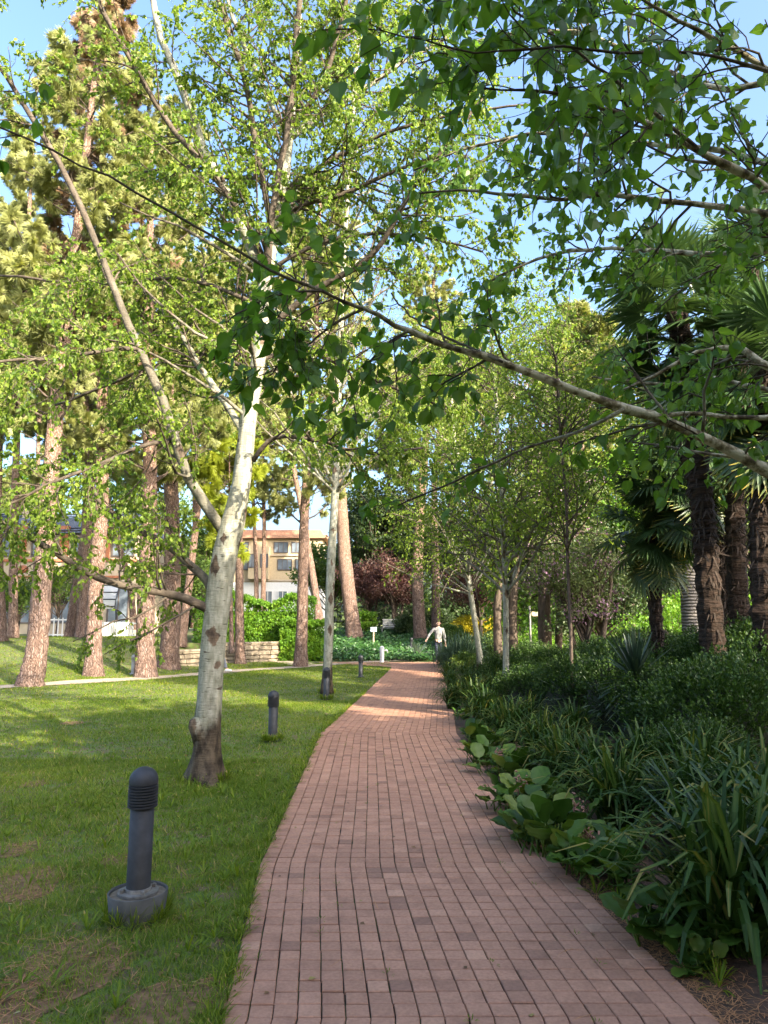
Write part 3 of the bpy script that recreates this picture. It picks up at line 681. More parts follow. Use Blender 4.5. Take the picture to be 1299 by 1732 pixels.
pine('thinner orange pine behind the walking man', [(737, 1074), (737, 1000), (736, 930), (734, 860), (738, 780), (745, 700)], 8, 10.5, 21, nb=40)
pine('pale slanting thin pine between the reddish pine and the near birch', [(306, 1090), (318, 1000), (330, 900), (342, 800), (352, 720), (362, 640)], 8, 8.0, 17, nb=26, y=32)
pine('pinkish smooth pine in front of the cream villa fence', [(141, 1078), (143, 1000), (147, 900), (148, 820), (144, 700), (140, 600)], 12, 7.5, 20, y=33, nb=36)
pine('dark leaning pine trunk touching the pinkish one before the villa', [(117, 1080), (126, 1010), (138, 930), (150, 860), (160, 790), (168, 700)], 8, 8, 19, y=34, nb=30)
pine('sunlit pine cut by the left edge of the picture', [(3, 1084), (0, 1000), (-4, 900), (-2, 780), (3, 650), (12, 520)], 9, 7.5, 19, y=31, nb=40)
pine('tall pine at far left whose trunk shows little, filling the top left corner', [(22, 1075), (24, 900), (30, 700)], 8, 9, 27, y=30, nb=60, blen=2.6)
pine('dark bent pine in front of the white canopy of the villa', [(226, 1062), (222, 1010), (212, 960), (200, 920), (188, 880), (180, 820)], 6, 10, 17, y=38, nb=26)
pine('left one of two thin dark pines in front of the yellow building', [(434, 1030), (433, 960), (431, 900), (428, 840), (426, 760)], 4.5, 8, 20, y=44, nb=34)
pine('right one of two thin dark pines in front of the yellow building', [(445, 1030), (446, 960), (447, 900), (446, 840), (445, 760)], 4.5, 8, 22, y=45, nb=34)
pine('pale leaning pine trunk behind the hedge', [(540, 1050), (530, 980), (520, 920), (508, 850), (495, 780)], 7, 8.5, 21, y=40, nb=36)
pine('far pine with a yellowish crown left of the villa', [(-60, 1080), (-62, 900), (-60, 700)], 10, 6, 21, y=38, nb=46)
pine('tall backdrop pine high above the villa roof', [(60, 1060), (62, 900), (66, 700)], 6, 9, 29, y=52, nb=60, blen=3.2, sz=.5)
pine('backdrop pine with a hazy crown between villa and yellow building', [(330, 1060), (330, 900), (328, 700)], 6, 9, 27, y=50, nb=60, blen=3.2, sz=.5)
pine('backdrop pine rising over the dark oak', [(650, 1040), (655, 900), (660, 700)], 6, 11, 22, y=58, nb=60, blen=3.4, sz=.55)
pine('backdrop pine closest to the sky gap over the path', [(800, 1040), (800, 900), (800, 700)], 6, 8, 19, y=50, nb=60, blen=3.2, sz=.5)
pine('backdrop pine far right behind the palms with a pale crown', [(985, 1060), (985, 900), (985, 700)], 6, 6, 17.5, y=36, nb=60, blen=2.6, sz=.42)
# low bright bunches of young needles hanging behind the near birch
pine('small young pine with lime needles showing behind the near birch', [(392, 1100), (390, 1000), (388, 940)], 4, 3.6, 7.5, y=24, nb=16, blen=1.5, lmat='pine_young', sz=.30, nsub=4)

def blob_tree(name, label, base_xy, h, rad, lmat, nleaf=9000, ls=.2, trunk_r=.15, zc=None, bark='bark_dark', tint=(0, 1), stems=1, squash=1.0, cat='tree', clumps=46):
    x, y = base_xy; base = onground(x, y); root = thing(name, label, cat, base)
    zc = h*.62 if zc is None else zc
    mb = MB()
    ends = []
    c0 = base+np.array([0, 0, zc])
    r_ = np.random.default_rng(int(abs(x*100+y*10)))
    dirs = unit(r_.standard_normal((clumps, 3))); rads = r_.random(clumps)**.5
    cc = c0+dirs*rads[:, None]*np.array([rad, rad, (h-zc)])*.82
    cc = cc[cc[:, 2] > base[2]+zc*.25]
    for s in range(stems):
        a = s/stems*6.28; off = np.array([math.cos(a), math.sin(a), 0])*(.0 if stems == 1 else .22)
        tp = resample([base+off-np.array([0, 0, .05]), base+off*1.8+np.array([.05, 0, zc*.5]), c0+off*3, c0+np.array([0, 0, (h-zc)*.5])], 10)
        tubes(mb, tp, np.linspace(trunk_r, trunk_r*.3, 10), 9, wob=.06)
    L = []
    for c in cc:
        s = base+np.array([0, 0, zc*(.3+.4*r_.random())]); L.append(resample([s, (s+c)/2+r_.normal(0, .15*rad, 3)*.5, c], 5))
    L = np.array(L); tubes(mb, L, np.linspace(trunk_r*.35, .012, 5)[None]*np.ones((len(L), 1)), 4, cap=False)
    mb.build('trunk', M[bark], root, True, off=base)
    mb = MB(); per = max(1, nleaf//len(cc)); idx = np.repeat(np.arange(len(cc)), per); m_ = len(idx)
    cr = rad*.34*(.7+.6*r_.random(len(cc)))
    pos = cc[idx]+unit(rng.standard_normal((m_, 3)))*(rng.random(m_)**.45*cr[idx])[:, None]*np.array([1, 1, .7])
    X = rng.standard_normal((m_, 3)); X[:, 2] -= .3; X, Y, Z = frames(X, .8, (0, 0, .7))
    ct = r_.random(len(cc))
    cl = tint[0]+(tint[1]-tint[0])*np.clip(.5*ct[idx]+.5*rng.random(m_), 0, 1)
    inst(mb, *KITE, pos, X, Y, Z, ls*(.7+.6*rng.random(m_)), cl)
    mb.build('crown', M[lmat], root, off=base)
    return root
def gx(px, y): return (px-W0/2)/F*y/CP*0.99
blob_tree('oak_tree', 'dark evergreen oak behind the leaning orange pine', (gx(625, 56), 56), 13, 4.2, 'dark_leaf', 15000, .24, .3)
blob_tree('oak_tree', 'dark evergreen oak above the plum trees', (gx(690, 60), 60), 12, 4.2, 'dark_leaf', 14000, .26, .3)
blob_tree('oak_tree', 'shadowy evergreen oak at the end of the path behind the man', (gx(770, 52), 52), 9, 4, 'dark_leaf', 12000, .24, .3)
blob_tree('broadleaf_tree', 'green tree filling the gap left of the path end', (gx(560, 62), 62), 8.5, 3.6, 'mid_leaf', 9000, .26, .2)
blob_tree('plum_tree', 'purple leaved plum tree behind the blue sign, leftmost of the plums', (gx(625, 45), 45), 5.8, 2.3, 'plum_leaf', 9000, .13, .1, 3.6, stems=3)
blob_tree('plum_tree', 'purple leaved plum tree with twin trunks left of the grey based pine', (gx(668, 44), 44), 5.0, 2.1, 'plum_leaf', 9000, .13, .1, 3.2, stems=3)
blob_tree('plum_tree', 'reddish plum tree over the yellow shrubs right of the man', (gx(810, 40), 40), 5.2, 2.4, 'plum_leaf', 9000, .12, .12, 3.4)
blob_tree('judas_tree', 'judas tree with pink blossom climbing above the birches', (gx(925, 24), 24), 11.5, 2.3, 'judas', 15000, .10, .14, 6.2, stems=3, clumps=70)
blob_tree('judas_tree', 'smaller judas tree with magenta blossom left of the sword leaved plant', (gx(985, 17), 17), 4.6, 1.5, 'judas', 9000, .07, .08, 2.9, stems=2, tint=(.15, 1))
blob_tree('broadleaf_tree', 'pale green tree behind the slim birches', (gx(870, 34), 34), 8.5, 3.0, 'mid_leaf', 12000, .15, .2)
blob_tree('broadleaf_tree', 'bright tree glowing behind the trunks of the palms', (gx(1060, 30), 30), 9.5, 3.4, 'bright_leaf', 12000, .16, .2)
blob_tree('broadleaf_tree', 'sunlit tree in the gap between the palm trunks at the right', (gx(1200, 28), 28), 8.8, 3.4, 'mid_leaf', 12000, .16, .2)
blob_tree('broadleaf_tree', 'green tree closing the view at the right edge', (gx(1330, 24), 24), 8.5, 3.2, 'mid_leaf', 11000, .16, .2)
blob_tree('broadleaf_tree', 'tall green tree behind the pink judas tree', (gx(960, 44), 44), 15, 4.5, 'mid_leaf', 15000, .2, .25)
blob_tree('broadleaf_tree', 'tall green tree far behind the palms', (gx(1110, 46), 46), 17, 4.8, 'mid_leaf', 15000, .22, .25)
blob_tree('broadleaf_tree', 'tall dark tree far behind the right edge', (gx(1270, 44), 44), 17, 4.8, 'dark_leaf', 15000, .22, .25)
blob_tree('broadleaf_tree', 'pale leafy tree rising behind the villa roof', (gx(235, 62), 62), 17, 5, 'mid_leaf', 12000, .3, .25)
blob_tree('broadleaf_tree', 'green tree left behind the villa, at the picture edge', (gx(0, 60), 60), 16, 5, 'bright_leaf', 12000, .3, .25)
blob_tree('oak_tree', 'dark tree in the shade between judas tree and palms', (gx(1010, 22), 22), 4.6, 2.0, 'dark_leaf', 9000, .12, .14, 2.6)
blob_tree('broadleaf_tree', 'far green tree behind the villa', (gx(150, 70), 70), 13, 6, 'mid_leaf', 9000, .35, .3)
blob_tree('broadleaf_tree', 'olive coloured small tree in front of the villa wall', (gx(35, 37), 37), 3.2, 1.8, 'mid_leaf', 6000, .10, .08, 1.9)
blob_tree('broadleaf_tree', 'olive coloured small tree beside the villa arches', (gx(105, 38), 38), 4.2, 1.7, 'mid_leaf', 5000, .10, .08, 2.8)
blob_tree('broadleaf_tree', 'dark green bush tree behind the reddish pine', (gx(335, 38), 38), 4.5, 1.9, 'mid_leaf', 6000, .13, .1, 2.6)
blob_tree('broadleaf_tree', 'leafy tree in front of the left part of the yellow building', (gx(350, 48), 48), 8, 2.6, 'mid_leaf', 7000, .17, .15, 5.5)

# tall unseen evergreens, added behind the viewpoint to keep the foreground in shade
for i, (x, y, h, r_) in enumerate([(15, 3.5, 11.5, 3.6), (10, -2.5, 11, 3.4), (6, -6.5, 11, 3.4), (1.5, -9.5, 11.5, 3.4), (-4.5, -12, 11.5, 3.6), (13, -6, 13, 3.8), (8, -11, 13, 3.8), (18, -1, 11.5, 3.6), (-1, -16, 14, 3.8), (4.0, -5, 10, 2.8), (5.4, -2.3, 7, 2.3)]):
    blob_tree('added_shade_evergreen', ['small evergreen added for shade right of the palms, out of view', 'evergreen added for shade at the right just behind the viewpoint', 'evergreen added for shade over the path behind the viewpoint', 'evergreen added for shade straight behind the viewpoint', 'evergreen added for shade behind the viewpoint on the lawn side', 'taller evergreen added for shade in the second row at the right', 'taller evergreen added for shade in the second row behind the path', 'outermost evergreen added for shade on the right', 'tallest evergreen added for shade farthest back', 'slimmer evergreen added for shade close behind the viewpoint', 'lowest evergreen added for shade closest behind the viewpoint'][i], (x, y), h, r_, 'dark_leaf', 9000, .42, .3, h*.5, clumps=80)

# ------------------------------------------------------------ palms
def frond_mesh(seed, arc=280, nseg=34, rad=.62, pet=.6, yellow=0.0):
    r = np.random.default_rng(seed); mb = MB()
    pt = np.array([(0, 0, 0), (pet*.5, 0, .03), (pet, 0, 0)]); tubes(mb, pt, np.array([.014, .010, .008]), 5, tint=.6)
    for i in range(nseg):
        a = R(-arc/2+arc*i/(nseg-1))+r.normal(0, .012); l = rad*(.82+.18*math.cos(a*.6))*(.93+.14*r.random())
        d = np.array([math.cos(a), math.sin(a), 0]); q = np.array([-d[1], d[0], 0]); dr = .10+.25*r.random()
        o = np.array([pet, 0, 0]); ww = rad*R(arc)/nseg*.33
        fold = .35
        pts = []
        for t, wf in ((.06, .10), (.45, .82), (.72, .75), (1.0, .05)):
            c = o+d*l*t+np.array([0, 0, -dr*l*t*t*(1 if t > .6 else .4)]); c[2] += .08*l*math.cos(2*a)*t
            pts += [c-q*ww*wf+np.array([0, 0, fold*ww*wf]), c, c+q*ww*wf+np.array([0, 0, fold*ww*wf])]
        f = []
        for k in range(3): f += [(k*3, k*3+1, k*3+4, k*3+3), (k*3+1, k*3+2, k*3+5, k*3+4)]
        base_t = .2+.35*r.random(); tt = np.array([base_t]*3+[base_t]*3+[base_t+yellow*.4]*3+[min(1, base_t+yellow)]*3)
        mb.add(np.array(pts), f, np.clip(tt, 0, 1))
    return mb
FR = []
for s, (arc, yl) in enumerate(((290, .0), (270, .1), (300, .25), (250, .7))):
    o = frond_mesh(s, arc, yellow=yl).build('frond', M['palm_leaf']); FR.append(o.data); bpy.data.objects.remove(o)
def fan_palm(label, pts_px, y, hw, nfr, size, zoff=0, skirt=8, name='fan_palm', bark='bark_palm', shag=True, low=-50):
    tp = np.array([P(a, b, y) for a, b in pts_px]); tp[0, 2] = float(height(tp[0, 0], tp[0, 1]))-.05
    tp = resample(tp, 24); base = onground(tp[0, 0], tp[0, 1]); root = thing(name, label, 'palm tree', base)
    r0 = hw*y/F; rr = r0*np.linspace(1.05, .95, 24)
    mb = MB(); tubes(mb, resample(tp, 90), np.interp(np.linspace(0, 23, 90), np.arange(24), rr)*(1+.10*np.sin(np.arange(90)*2.1)) if shag else np.interp(np.linspace(0, 23, 90), np.arange(24), rr), 14, wob=.07 if shag else .01)
    mb.build('trunk', M[bark], root, not shag, off=base)
    if shag:
        mb = MB(); pos, tan = along(tp[None], 700, 0, 1); m_ = len(pos)
        a = rng.random(m_)*6.283; o = np.stack([np.cos(a), np.sin(a), 0*a], 1); pos = pos+o*r0*.95
        X = o*.45+np.array([0, 0, -1])*(.6+.6*rng.random(m_))[:, None]+rng.standard_normal((m_, 3))*.25; up = rng.random(m_) < .35; X[up, 2] *= -1
        X, Y, Z = frames(X, .2, (0, 0, 0)); Y = np.cross(unit(o), X); Y = unit(Y); Z = np.cross(X, Y)
        inst(mb, np.array([(0, -.06, 0), (0, .06, 0), (.6, .04, 0), (1, 0, .05), (.6, -.04, 0)]), np.array([(0, 1, 2), (0, 2, 4), (4, 2, 3)]), pos, X, Y, Z, .12+.16*rng.random(m_), .5)
        mb.build('fibre', M['fibre'], root, off=base)
    top = tp[-1]-base
    for i in range(nfr+skirt):
        dead = i >= nfr
        az = i*2.39996+rng.normal(0, .15)
        el = R(75-(75-low)*((i+.5)/nfr)**.9) if not dead else R(-62-18*rng.random())
        o = bpy.data.objects.new('frond', FR[3 if (dead or i > nfr*.85) else int(rng.integers(0, 3))]); COL.objects.link(o); o.parent = root
        s = size*(.85+.3*rng.random())
        o.location = (top[0], top[1], top[2]-(.02*i*size)); o.scale = (s, s, s)
        rot = Matrix.Rotation(az, 4, 'Z') @ Matrix.Rotation(-el, 4, 'Y') @ Matrix.Rotation(rng.normal(0, .35), 4, 'X')
        o.rotation_euler = rot.to_euler()
    return root
fan_palm('tallest fan palm, its round crown against the blue sky', [(1206, 1078), (1196, 960), (1188, 860), (1172, 720), (1155, 600), (1140, 505)], 10.0, 19, 34, 1.05, skirt=8)
fan_palm('fan palm with shaggy dark trunk second from the right edge', [(1250, 1075), (1246, 960), (1245, 850), (1250, 700), (1262, 560), (1270, 440)], 11.0, 16, 28, 1.0, skirt=10)
fan_palm('fan palm with fibrous brown trunk at the right edge of the picture', [(1292, 1082), (1290, 960), (1290, 840), (1292, 720), (1296, 600)], 9.0, 20, 28, 1.05, skirt=10)
fan_palm('lower fan palm with drooping glossy fans and a thin trunk', [(1112, 1075), (1107, 1000), (1103, 930), (1100, 862)], 12.5, 10, 24, .95, skirt=3)
fan_palm('fan palm with hanging dark fans half way up the tallest palm', [(1226, 1080), (1222, 960), (1200, 860), (1160, 770)], 11.8, 12, 24, 1.0, skirt=6)
fan_palm('desert palm with a pale ringed trunk between the dark palms', [(1170, 1062), (1168, 980), (1166, 900), (1164, 800), (1162, 700)], 16, 17, 26, 1.3, skirt=6, name='ringed_palm', bark='bark_ringed', shag=False)
# sword-leaved and agave-like plants
def rosette(mb, n, L, wd, seed, lo=-25, hi=85, droop=.5, fold=.2, c=(0, 0, 0), K=7, tint=(0, 1), arch=0):
    r = np.random.default_rng(seed); V = []; Fs = []; T = []
    prof = np.array([.6, .82, .96, 1, .96, .8, .30]) if K == 7 else np.linspace(1, .1, K)
    for i in range(n):
        az = i*2.39996+r.normal(0, .2); el = R(lo+(hi-lo)*r.random()); l = L*(.7+.45*r.random())
        d = np.array([math.cos(az)*math.cos(el), math.sin(az)*math.cos(el), math.sin(el)]); q = np.array([-math.sin(az), math.cos(az), 0])
        p = np.array(c, float)+d*.02; dd = d.copy(); dr = droop*(.5+r.random()); tw = r.normal(0, .25)
        base = len(V)
        for k in range(K):
            nrm = np.cross(dd, q); qq = q*math.cos(tw*k/K)+nrm*math.sin(tw*k/K); w_ = wd*prof[k]
            V += [p-qq*w_+nrm*fold*w_, p, p+qq*w_+nrm*fold*w_]
            dd = dd+np.array([0, 0, -dr/(K-1)*(.4+1.2*k/K)*(math.cos(el) if arch == 0 else arch*(k/K)**1.3*1.6)*1.5]); dd = dd/np.linalg.norm(dd); p = p+dd*l/(K-1)
        for k in range(K-1):
            b_ = base+k*3; Fs += [(b_, b_+1, b_+4, b_+3), (b_+1, b_+2, b_+5, b_+4)]
        t_ = tint[0]+(tint[1]-tint[0])*r.random(); brown = .5 if r.random() < .12 else 0
        T += [min(1, max(0, t_+(.12 if j_ == 1 else -.04)+brown*(k_ >= K-2))) for k_ in range(K) for j_ in range(3)]
    mb.add(np.array(V), np.array(Fs), np.array(T))
g = onground(gx(1062, 9.5), 9.5)
r_ = thing('cordyline', 'dark sword leaved cordyline standing in front of the palm trunks', 'plant', g)
mb = MB(); tubes(mb, np.array([(0, 0, -.05), (0, 0, .4), (.02, 0, .85)]), np.array([.08, .06, .05]), 9); mb.build('stem', M['bark_palm'], r_, True)
mb = MB(); rosette(mb, 150, .62, .019, 5, -50, 88, .18, c=(.02, 0, .85)); rosette(mb, 70, .55, .018, 6, -75, 30, .3, c=(.02, 0, .65)); mb.build('foliage', M['sword'], r_)
for i, (px, yy, s, lb) in enumerate([(965, 12.0, 1.0, 'grey green agave like plant left of the cordyline'), (1012, 10.6, .8, 'spiky grey green plant at the foot of the cordyline'), (705, 33.6, 1.2, 'low strappy plant at the far bend of the path'), (1165, 10.2, .8, 'spiky plant in front of the tallest palm')]):
    g = onground(gx(px, yy), yy); r_ = thing('agave_plant', lb, 'plant', g, i*1.1)
    mb = MB(); rosette(mb, 46, .62*s, .026*s, 20+i, 5, 85, .35, c=(0, 0, .35 if i != 2 else .1)); mb.build('foliage', M['agave'], r_)
# dark upright ribbed trunks (fluted, in the shade)
for i, (px, hw, top_) in enumerate([(843, 5, 985), (868, 6, 975), (920, 6, 930)]):
    yy = 23; tp = resample([P(px, 1095, yy), P(px-2, 1030, yy), P(px+3, top_, yy), P(px+8, top_-70, yy)], 16); tp[0, 2] = 0
    base = onground(tp[0, 0], tp[0, 1]); r_ = thing('shade_tree', ['dark fluted trunk left of two, just behind the slim birch', 'dark fluted trunk right of two, behind the slim birch', 'reddish dark trunk under the judas tree'][i], 'tree', base)
    mb = MB(); tubes(mb, tp, np.linspace(hw*1.5, hw, 16)*yy/F, 12, wob=.07); mb.build('trunk', M['bark_dark'], r_, True, off=base)
    mb = MB(); s2, q2 = spawn(tp[None, 9:], np.full((1, 7), .08), 22, .0, 1, 60, 1.4, 5, grav=.05, rf=.5); tubes(mb, s2, q2, 4, cap=False); mb.build('branches', M['bark_dark'], r_, off=base)
    mb = MB(); leaves(mb, s2, 120, .10, droop=.3); mb.build('crown', M['dark_leaf'], r_, off=base)

# ------------------------------------------------------------ planting bed at the right
def variants(fn, n): return [fn(i) for i in range(n)]
def azalea_mesh(seed, rx=.62, rz=.48, n=8500, ls=.030):
    r = np.random.default_rng(seed); mb = MB()
    c = unit(r.standard_normal((60, 3))); c[:, 2] = np.abs(c[:, 2])*1.1-.1
    cc = c*np.array([rx, rx, rz])*(.72+.22*r.random((60, 1)))+np.array([0, 0, rz*.75])
    idx = r.integers(0, 60, n); pos = cc[idx]+unit(r.standard_normal((n, 3)))*(r.random(n)[:, None]**.6)*.19
    X = unit(pos-np.array([0, 0, rz*.4]))+r.standard_normal((n, 3))*.5; X[:, 2] += .5; X, Y, Z = frames(X, .8, (0, 0, .8))
    ct = r.random(60)
    inst(mb, *KITE, pos, X, Y, Z, ls*(.7+.7*r.random(n)), np.clip(.45*ct[idx]+.5*r.random(n), 0, 1))
    # upright new shoots
    m_ = 160; a = unit(r.standard_normal((m_, 3))); a[:, 2] = np.abs(a[:, 2]); st = a*np.array([rx, rx, rz])*.95+np.array([0, 0, rz*.8])
    L = np.stack([st, st+np.stack([r.normal(0, .03, m_), r.normal(0, .03, m_), .08+.08*r.random(m_)], 1)], 1)
    tubes(mb, L, np.full((m_, 2), .002), 3, tint=.2, cap=False)
    pos, tan = along(L, 9, .1); X = tan+rng.standard_normal((len(pos), 3))*.8; X, Y, Z = frames(X)
    inst(mb, *KITE, pos, X, Y, Z, ls*1.05, .7+.25*rng.random(len(pos)))
    return mb
def core_mesh(rx, rz):
    mb = MB(); u = np.linspace(0, 2*np.pi, 18, endpoint=False); v = np.linspace(0, np.pi/2, 7); V = []
    for b_ in v:
        for a in u:
            k = 1+.08*math.sin(a*5+b_*3); V.append((rx*.74*k*math.cos(b_)*math.cos(a), rx*.74*k*math.cos(b_)*math.sin(a), rz*1.35*k*math.sin(b_)))
    f = [(j*18+i, j*18+(i+1) % 18, (j+1)*18+(i+1) % 18, (j+1)*18+i) for j in range(6) for i in range(18)]
    mb.add(V, f, .1); return mb
AZ = []
for s in range(3):
    o = azalea_mesh(100+s).build('foliage', M['azalea']); AZ.append(o.data); bpy.data.objects.remove(o)
M['twig_core'] = plain('twig_core', (.018, .022, .010), 1, var=.4, scale=20)
o = core_mesh(.62, .48).build('twigs', M['twig_core']); AZC = o.data; bpy.data.objects.remove(o)
az_spots = [(900, 1158, 1.0, 'front left azalea touching the strap leaves'), (975, 1170, 1.05, 'azalea right of the slim birch trunk'), (1050, 1190, 1.1, 'azalea in the middle of the bed behind the dark strap leaves'),
            (1130, 1215, 1.1, 'azalea just behind the largest strap leaf clump'), (1220, 1250, 1.1, 'azalea near the right edge, in front row'), (1290, 1230, 1.1, 'azalea cut by the right edge of the picture'),
            (940, 1128, 1.1, 'small leaved azalea behind the slim birch, second row'), (1020, 1145, 1.15, 'azalea in front of the cordyline'), (1100, 1160, 1.15, 'azalea in front of the thin palm trunk'),
            (1180, 1172, 1.2, 'azalea at the foot of the tallest palm'), (1262, 1180, 1.25, 'tall bright tipped azalea before the shaggy palms'), (1340, 1200, 1.3, 'azalea right beyond the picture edge'),
            (905, 1112, 1.2, 'rear azalea near the judas tree'), (1000, 1118, 1.1, 'rear azalea left of the cordyline stem'), (1075, 1135, 1.1, 'azalea hiding the cordyline foot'), (1140, 1140, 1.2, 'rear azalea below the low fan palm'), (1225, 1150, 1.25, 'rear azalea between the palm trunks'), (1310, 1160, 1.3, 'rear azalea at the right edge palm'),
            (1180, 1290, .8, 'low azalea between the largest clump and the middle strap leaves'), (860, 1135, 1.0, 'small azalea by the slim birch foot')]
for i, (px, py, s, lb) in enumerate(az_spots):
    g = G(px, py+26, .25); g = onground(g[0], g[1])
    r_ = thing('azalea_shrub', lb, 'shrub', g, i*1.7, 'azalea shrubs in the right hand bed'); r_.scale = (s*1.15, s*1.15, s*(1.0 + .12*(i % 3)))
    for nm, me in (('foliage', AZ[i % 3]), ('twigs', AZC)):
        o = bpy.data.objects.new(nm, me); COL.objects.link(o); o.parent = r_
def strap_mesh(seed, n, L, wd):
    mb = MB(); rosette(mb, n, L, wd, seed, 46, 86, 2.6, .12, c=(0, 0, 0), K=7, arch=1.0)
    v = mb.V[0]; r = np.random.default_rng(seed); off = r.normal(0, .07, (n, 2)); mb.V[0] = v+np.repeat(np.c_[off, np.zeros(n)], 21, 0); return mb
ST = []
for s in range(3):
    o = strap_mesh(200+s, 230, .84, .0138).build('foliage', M['strap']); ST.append(o.data); bpy.data.objects.remove(o)
st_spots = [(1240, 1590, 1.05, 'largest strap leaf clump in the near right corner'), (1345, 1560, 1.1, 'strap leaf clump cut by the right edge, nearest'), (1175, 1430, .9, 'strap leaf clump behind the left side of the largest one'),
            (1045, 1395, .85, 'strap leaf clump in the middle above the big bergenias'), (1290, 1450, 1.05, 'strap leaf clump at the right edge, behind the largest'), (1010, 1345, .8, 'strap leaf clump with light tips left of centre'),
            (955, 1325, .8, 'strap leaf clump behind the bergenia row, fourth from the path end'), (915, 1285, .8, 'strap leaf clump right of the slim birch foot'), (1090, 1350, .9, 'strap leaf clump below the middle azalea'),
            (860, 1250, .8, 'strap leaf clump in front of the slim birch foot'), (890, 1235, .75, 'strap leaf clump beside the slim birch foot, right'), (820, 1225, .85, 'strap leaf clump overhanging bare soil at the path edge'),
            (800, 1200, .85, 'strap leaf clump at the path edge left of the slim birch'), (835, 1185, .9, 'dark strap leaf clump behind the path edge clumps'), (795, 1172, .8, 'strap leaf clump where the path narrows'),
            (875, 1180, .85, 'strap leaf clump just behind the slim birch'), (840, 1160, .8, 'strap leaf clump near the thin leaning birch'), (970, 1260, .8, 'strap leaf clump before the first azalea'), (1190, 1380, .9, 'strap leaf clump in the shade behind the largest one'), (768, 1196, .7, 'strap leaf clump leaning over the bricks at the narrow part'), (766, 1166, .7, 'strap leaf clump at the path edge, farther than the leaning one'), (760, 1150, .75, 'last strap leaf clump before the bluish grass mound'), (790, 1150, .8, 'strap leaf clump in front of the thin leaning birch')]
for i, (px, py, s, lb) in enumerate(st_spots):
    g = G(px, py, .05); g = onground(g[0], g[1])
    r_ = thing('strap_leaf_plant', lb, 'plant', g, i*2.1, 'strap leaved lily clumps along the bed'); r_.scale = (s, s, s)
    o = bpy.data.objects.new('foliage', ST[i % 3]); COL.objects.link(o); o.parent = r_
# bergenias
def berg_mesh(seed, n=30):
    r = np.random.default_rng(seed); mb = MB(); fl = MB()
    for i in range(n):
        az = i*2.39996+r.normal(0, .2); el = R(20+62*r.random()); Ls = .04+.12*r.random(); l = .085+.055*r.random()
        d = np.array([math.cos(az)*math.cos(el), math.sin(az)*math.cos(el), math.sin(el)]); st = r.normal(0, .07, 3)*np.array([1, 1, 0])
        p0 = st; p1 = st+d*Ls+np.array([0, 0, .03]); q = np.array([-math.sin(az), math.cos(az), 0])
        tubes(mb, np.array([p0, (p0+p1)/2, p1]), np.array([.006, .005, .004]), 4, tint=.8)
        nrm = np.cross(d, q); el2 = el-R(0+35*r.random()); dd = np.array([math.cos(az)*math.cos(el2), math.sin(az)*math.cos(el2), math.sin(el2)]); nn = np.cross(dd, q)*-1
        nn = nn if nn[2] > 0 else -nn
        K = 8; V = [];
        for k in range(K):
            t = k/(K-1); wv = .40*l*2*math.sqrt(max(0, 1-(2*t-1.04)**2))*.62+.004
            cc = p1+dd*l*t*1.15+nn*(-.05*t*t)*l*4*.5
            for s_ in (-1, -.5, 0, .5, 1):
                V.append(cc+q*s_*wv*(1)+nn*(.22*abs(s_)**1.5*wv+.008*math.sin(t*14+s_*4)*abs(s_)))
        f = [(k*5+j, k*5+j+1, k*5+j+6, k*5+j+5) for k in range(K-1) for j in range(4)]
        mb.add(np.array(V), f, r.random())
    tubes(fl, np.array([(0, 0, 0), (.02, 0, .12), (.03, .01, .22)]), np.array([.005, .004, .004]), 5)
    for i in range(26):
        c = np.array([.03, .01, .21])+r.normal(0, .022, 3); tubes(fl, np.array([c, c+r.normal(0, .012, 3)]), np.array([.006, .004]), 4)
    return mb, fl
BG = []
for s in range(4):
    a, b_ = berg_mesh(300+s); o = a.build('foliage', M['bergenia'], smooth=True); o2 = b_.build('flower_stalk', M['flower_dry']); BG.append((o.data, o2.data)); bpy.data.objects.remove(o); bpy.data.objects.remove(o2)
bg_spots = [(800, 1255, 1.1, 'bergenia at the far end of the row by the bare soil'), (835, 1262, 1.1, 'bergenia behind the far end of the row'), (808, 1290, 1.15, 'bergenia with flat leaves over the bricks, second in the row'), (845, 1308, 1.2, 'bergenia with dry flower, third in the row'),
            (885, 1320, 1.2, 'bergenia against the strap leaves, behind the third'), (872, 1370, 1.25, 'bergenia with yellowish big leaves in mid row'), (915, 1360, 1.2, 'bergenia half hidden behind the mid row'), (890, 1412, 1.1, 'bergenia creeping over the path edge below mid row'),
            (925, 1440, 1.35, 'biggest bergenia with a shining round leaf by the path'), (965, 1420, 1.3, 'bergenia with tall dry flower stalk behind the biggest'), (990, 1475, 1.2, 'bergenia right of the biggest, before dark strap leaves'), (1025, 1450, 1.2, 'bergenia with upright leaves in the shade'),
            (1055, 1500, 1.05, 'last bergenia of the row above the needle litter'), (1140, 1590, 1.15, 'single bergenia alone under the largest strap leaf clump'), (1265, 1610, 1.3, 'bergenia in the near right corner'), (1320, 1560, 1.2, 'bergenia cut by the right edge'), (1180, 1640, .55, 'tiny bergenia seedling on the needle litter'), (785, 1215, .8, 'small bergenia at the path edge beneath the strap leaves')]
for i, (px, py, s, lb) in enumerate(bg_spots):
    g = G(px, py, .03); g = onground(max(g[0], float(xr(min(g[1], 27)))-.02), g[1])
    r_ = thing('bergenia_plant', lb, 'plant', g, i*1.3, 'bergenias edging the brick path'); r_.scale = (s, s, s)
    o = bpy.data.objects.new('foliage', BG[i % 4][0]); COL.objects.link(o); o.parent = r_
    if i in (3, 5, 9, 10): o = bpy.data.objects.new('flower_stalk', BG[i % 4][1]); COL.objects.link(o); o.parent = r_
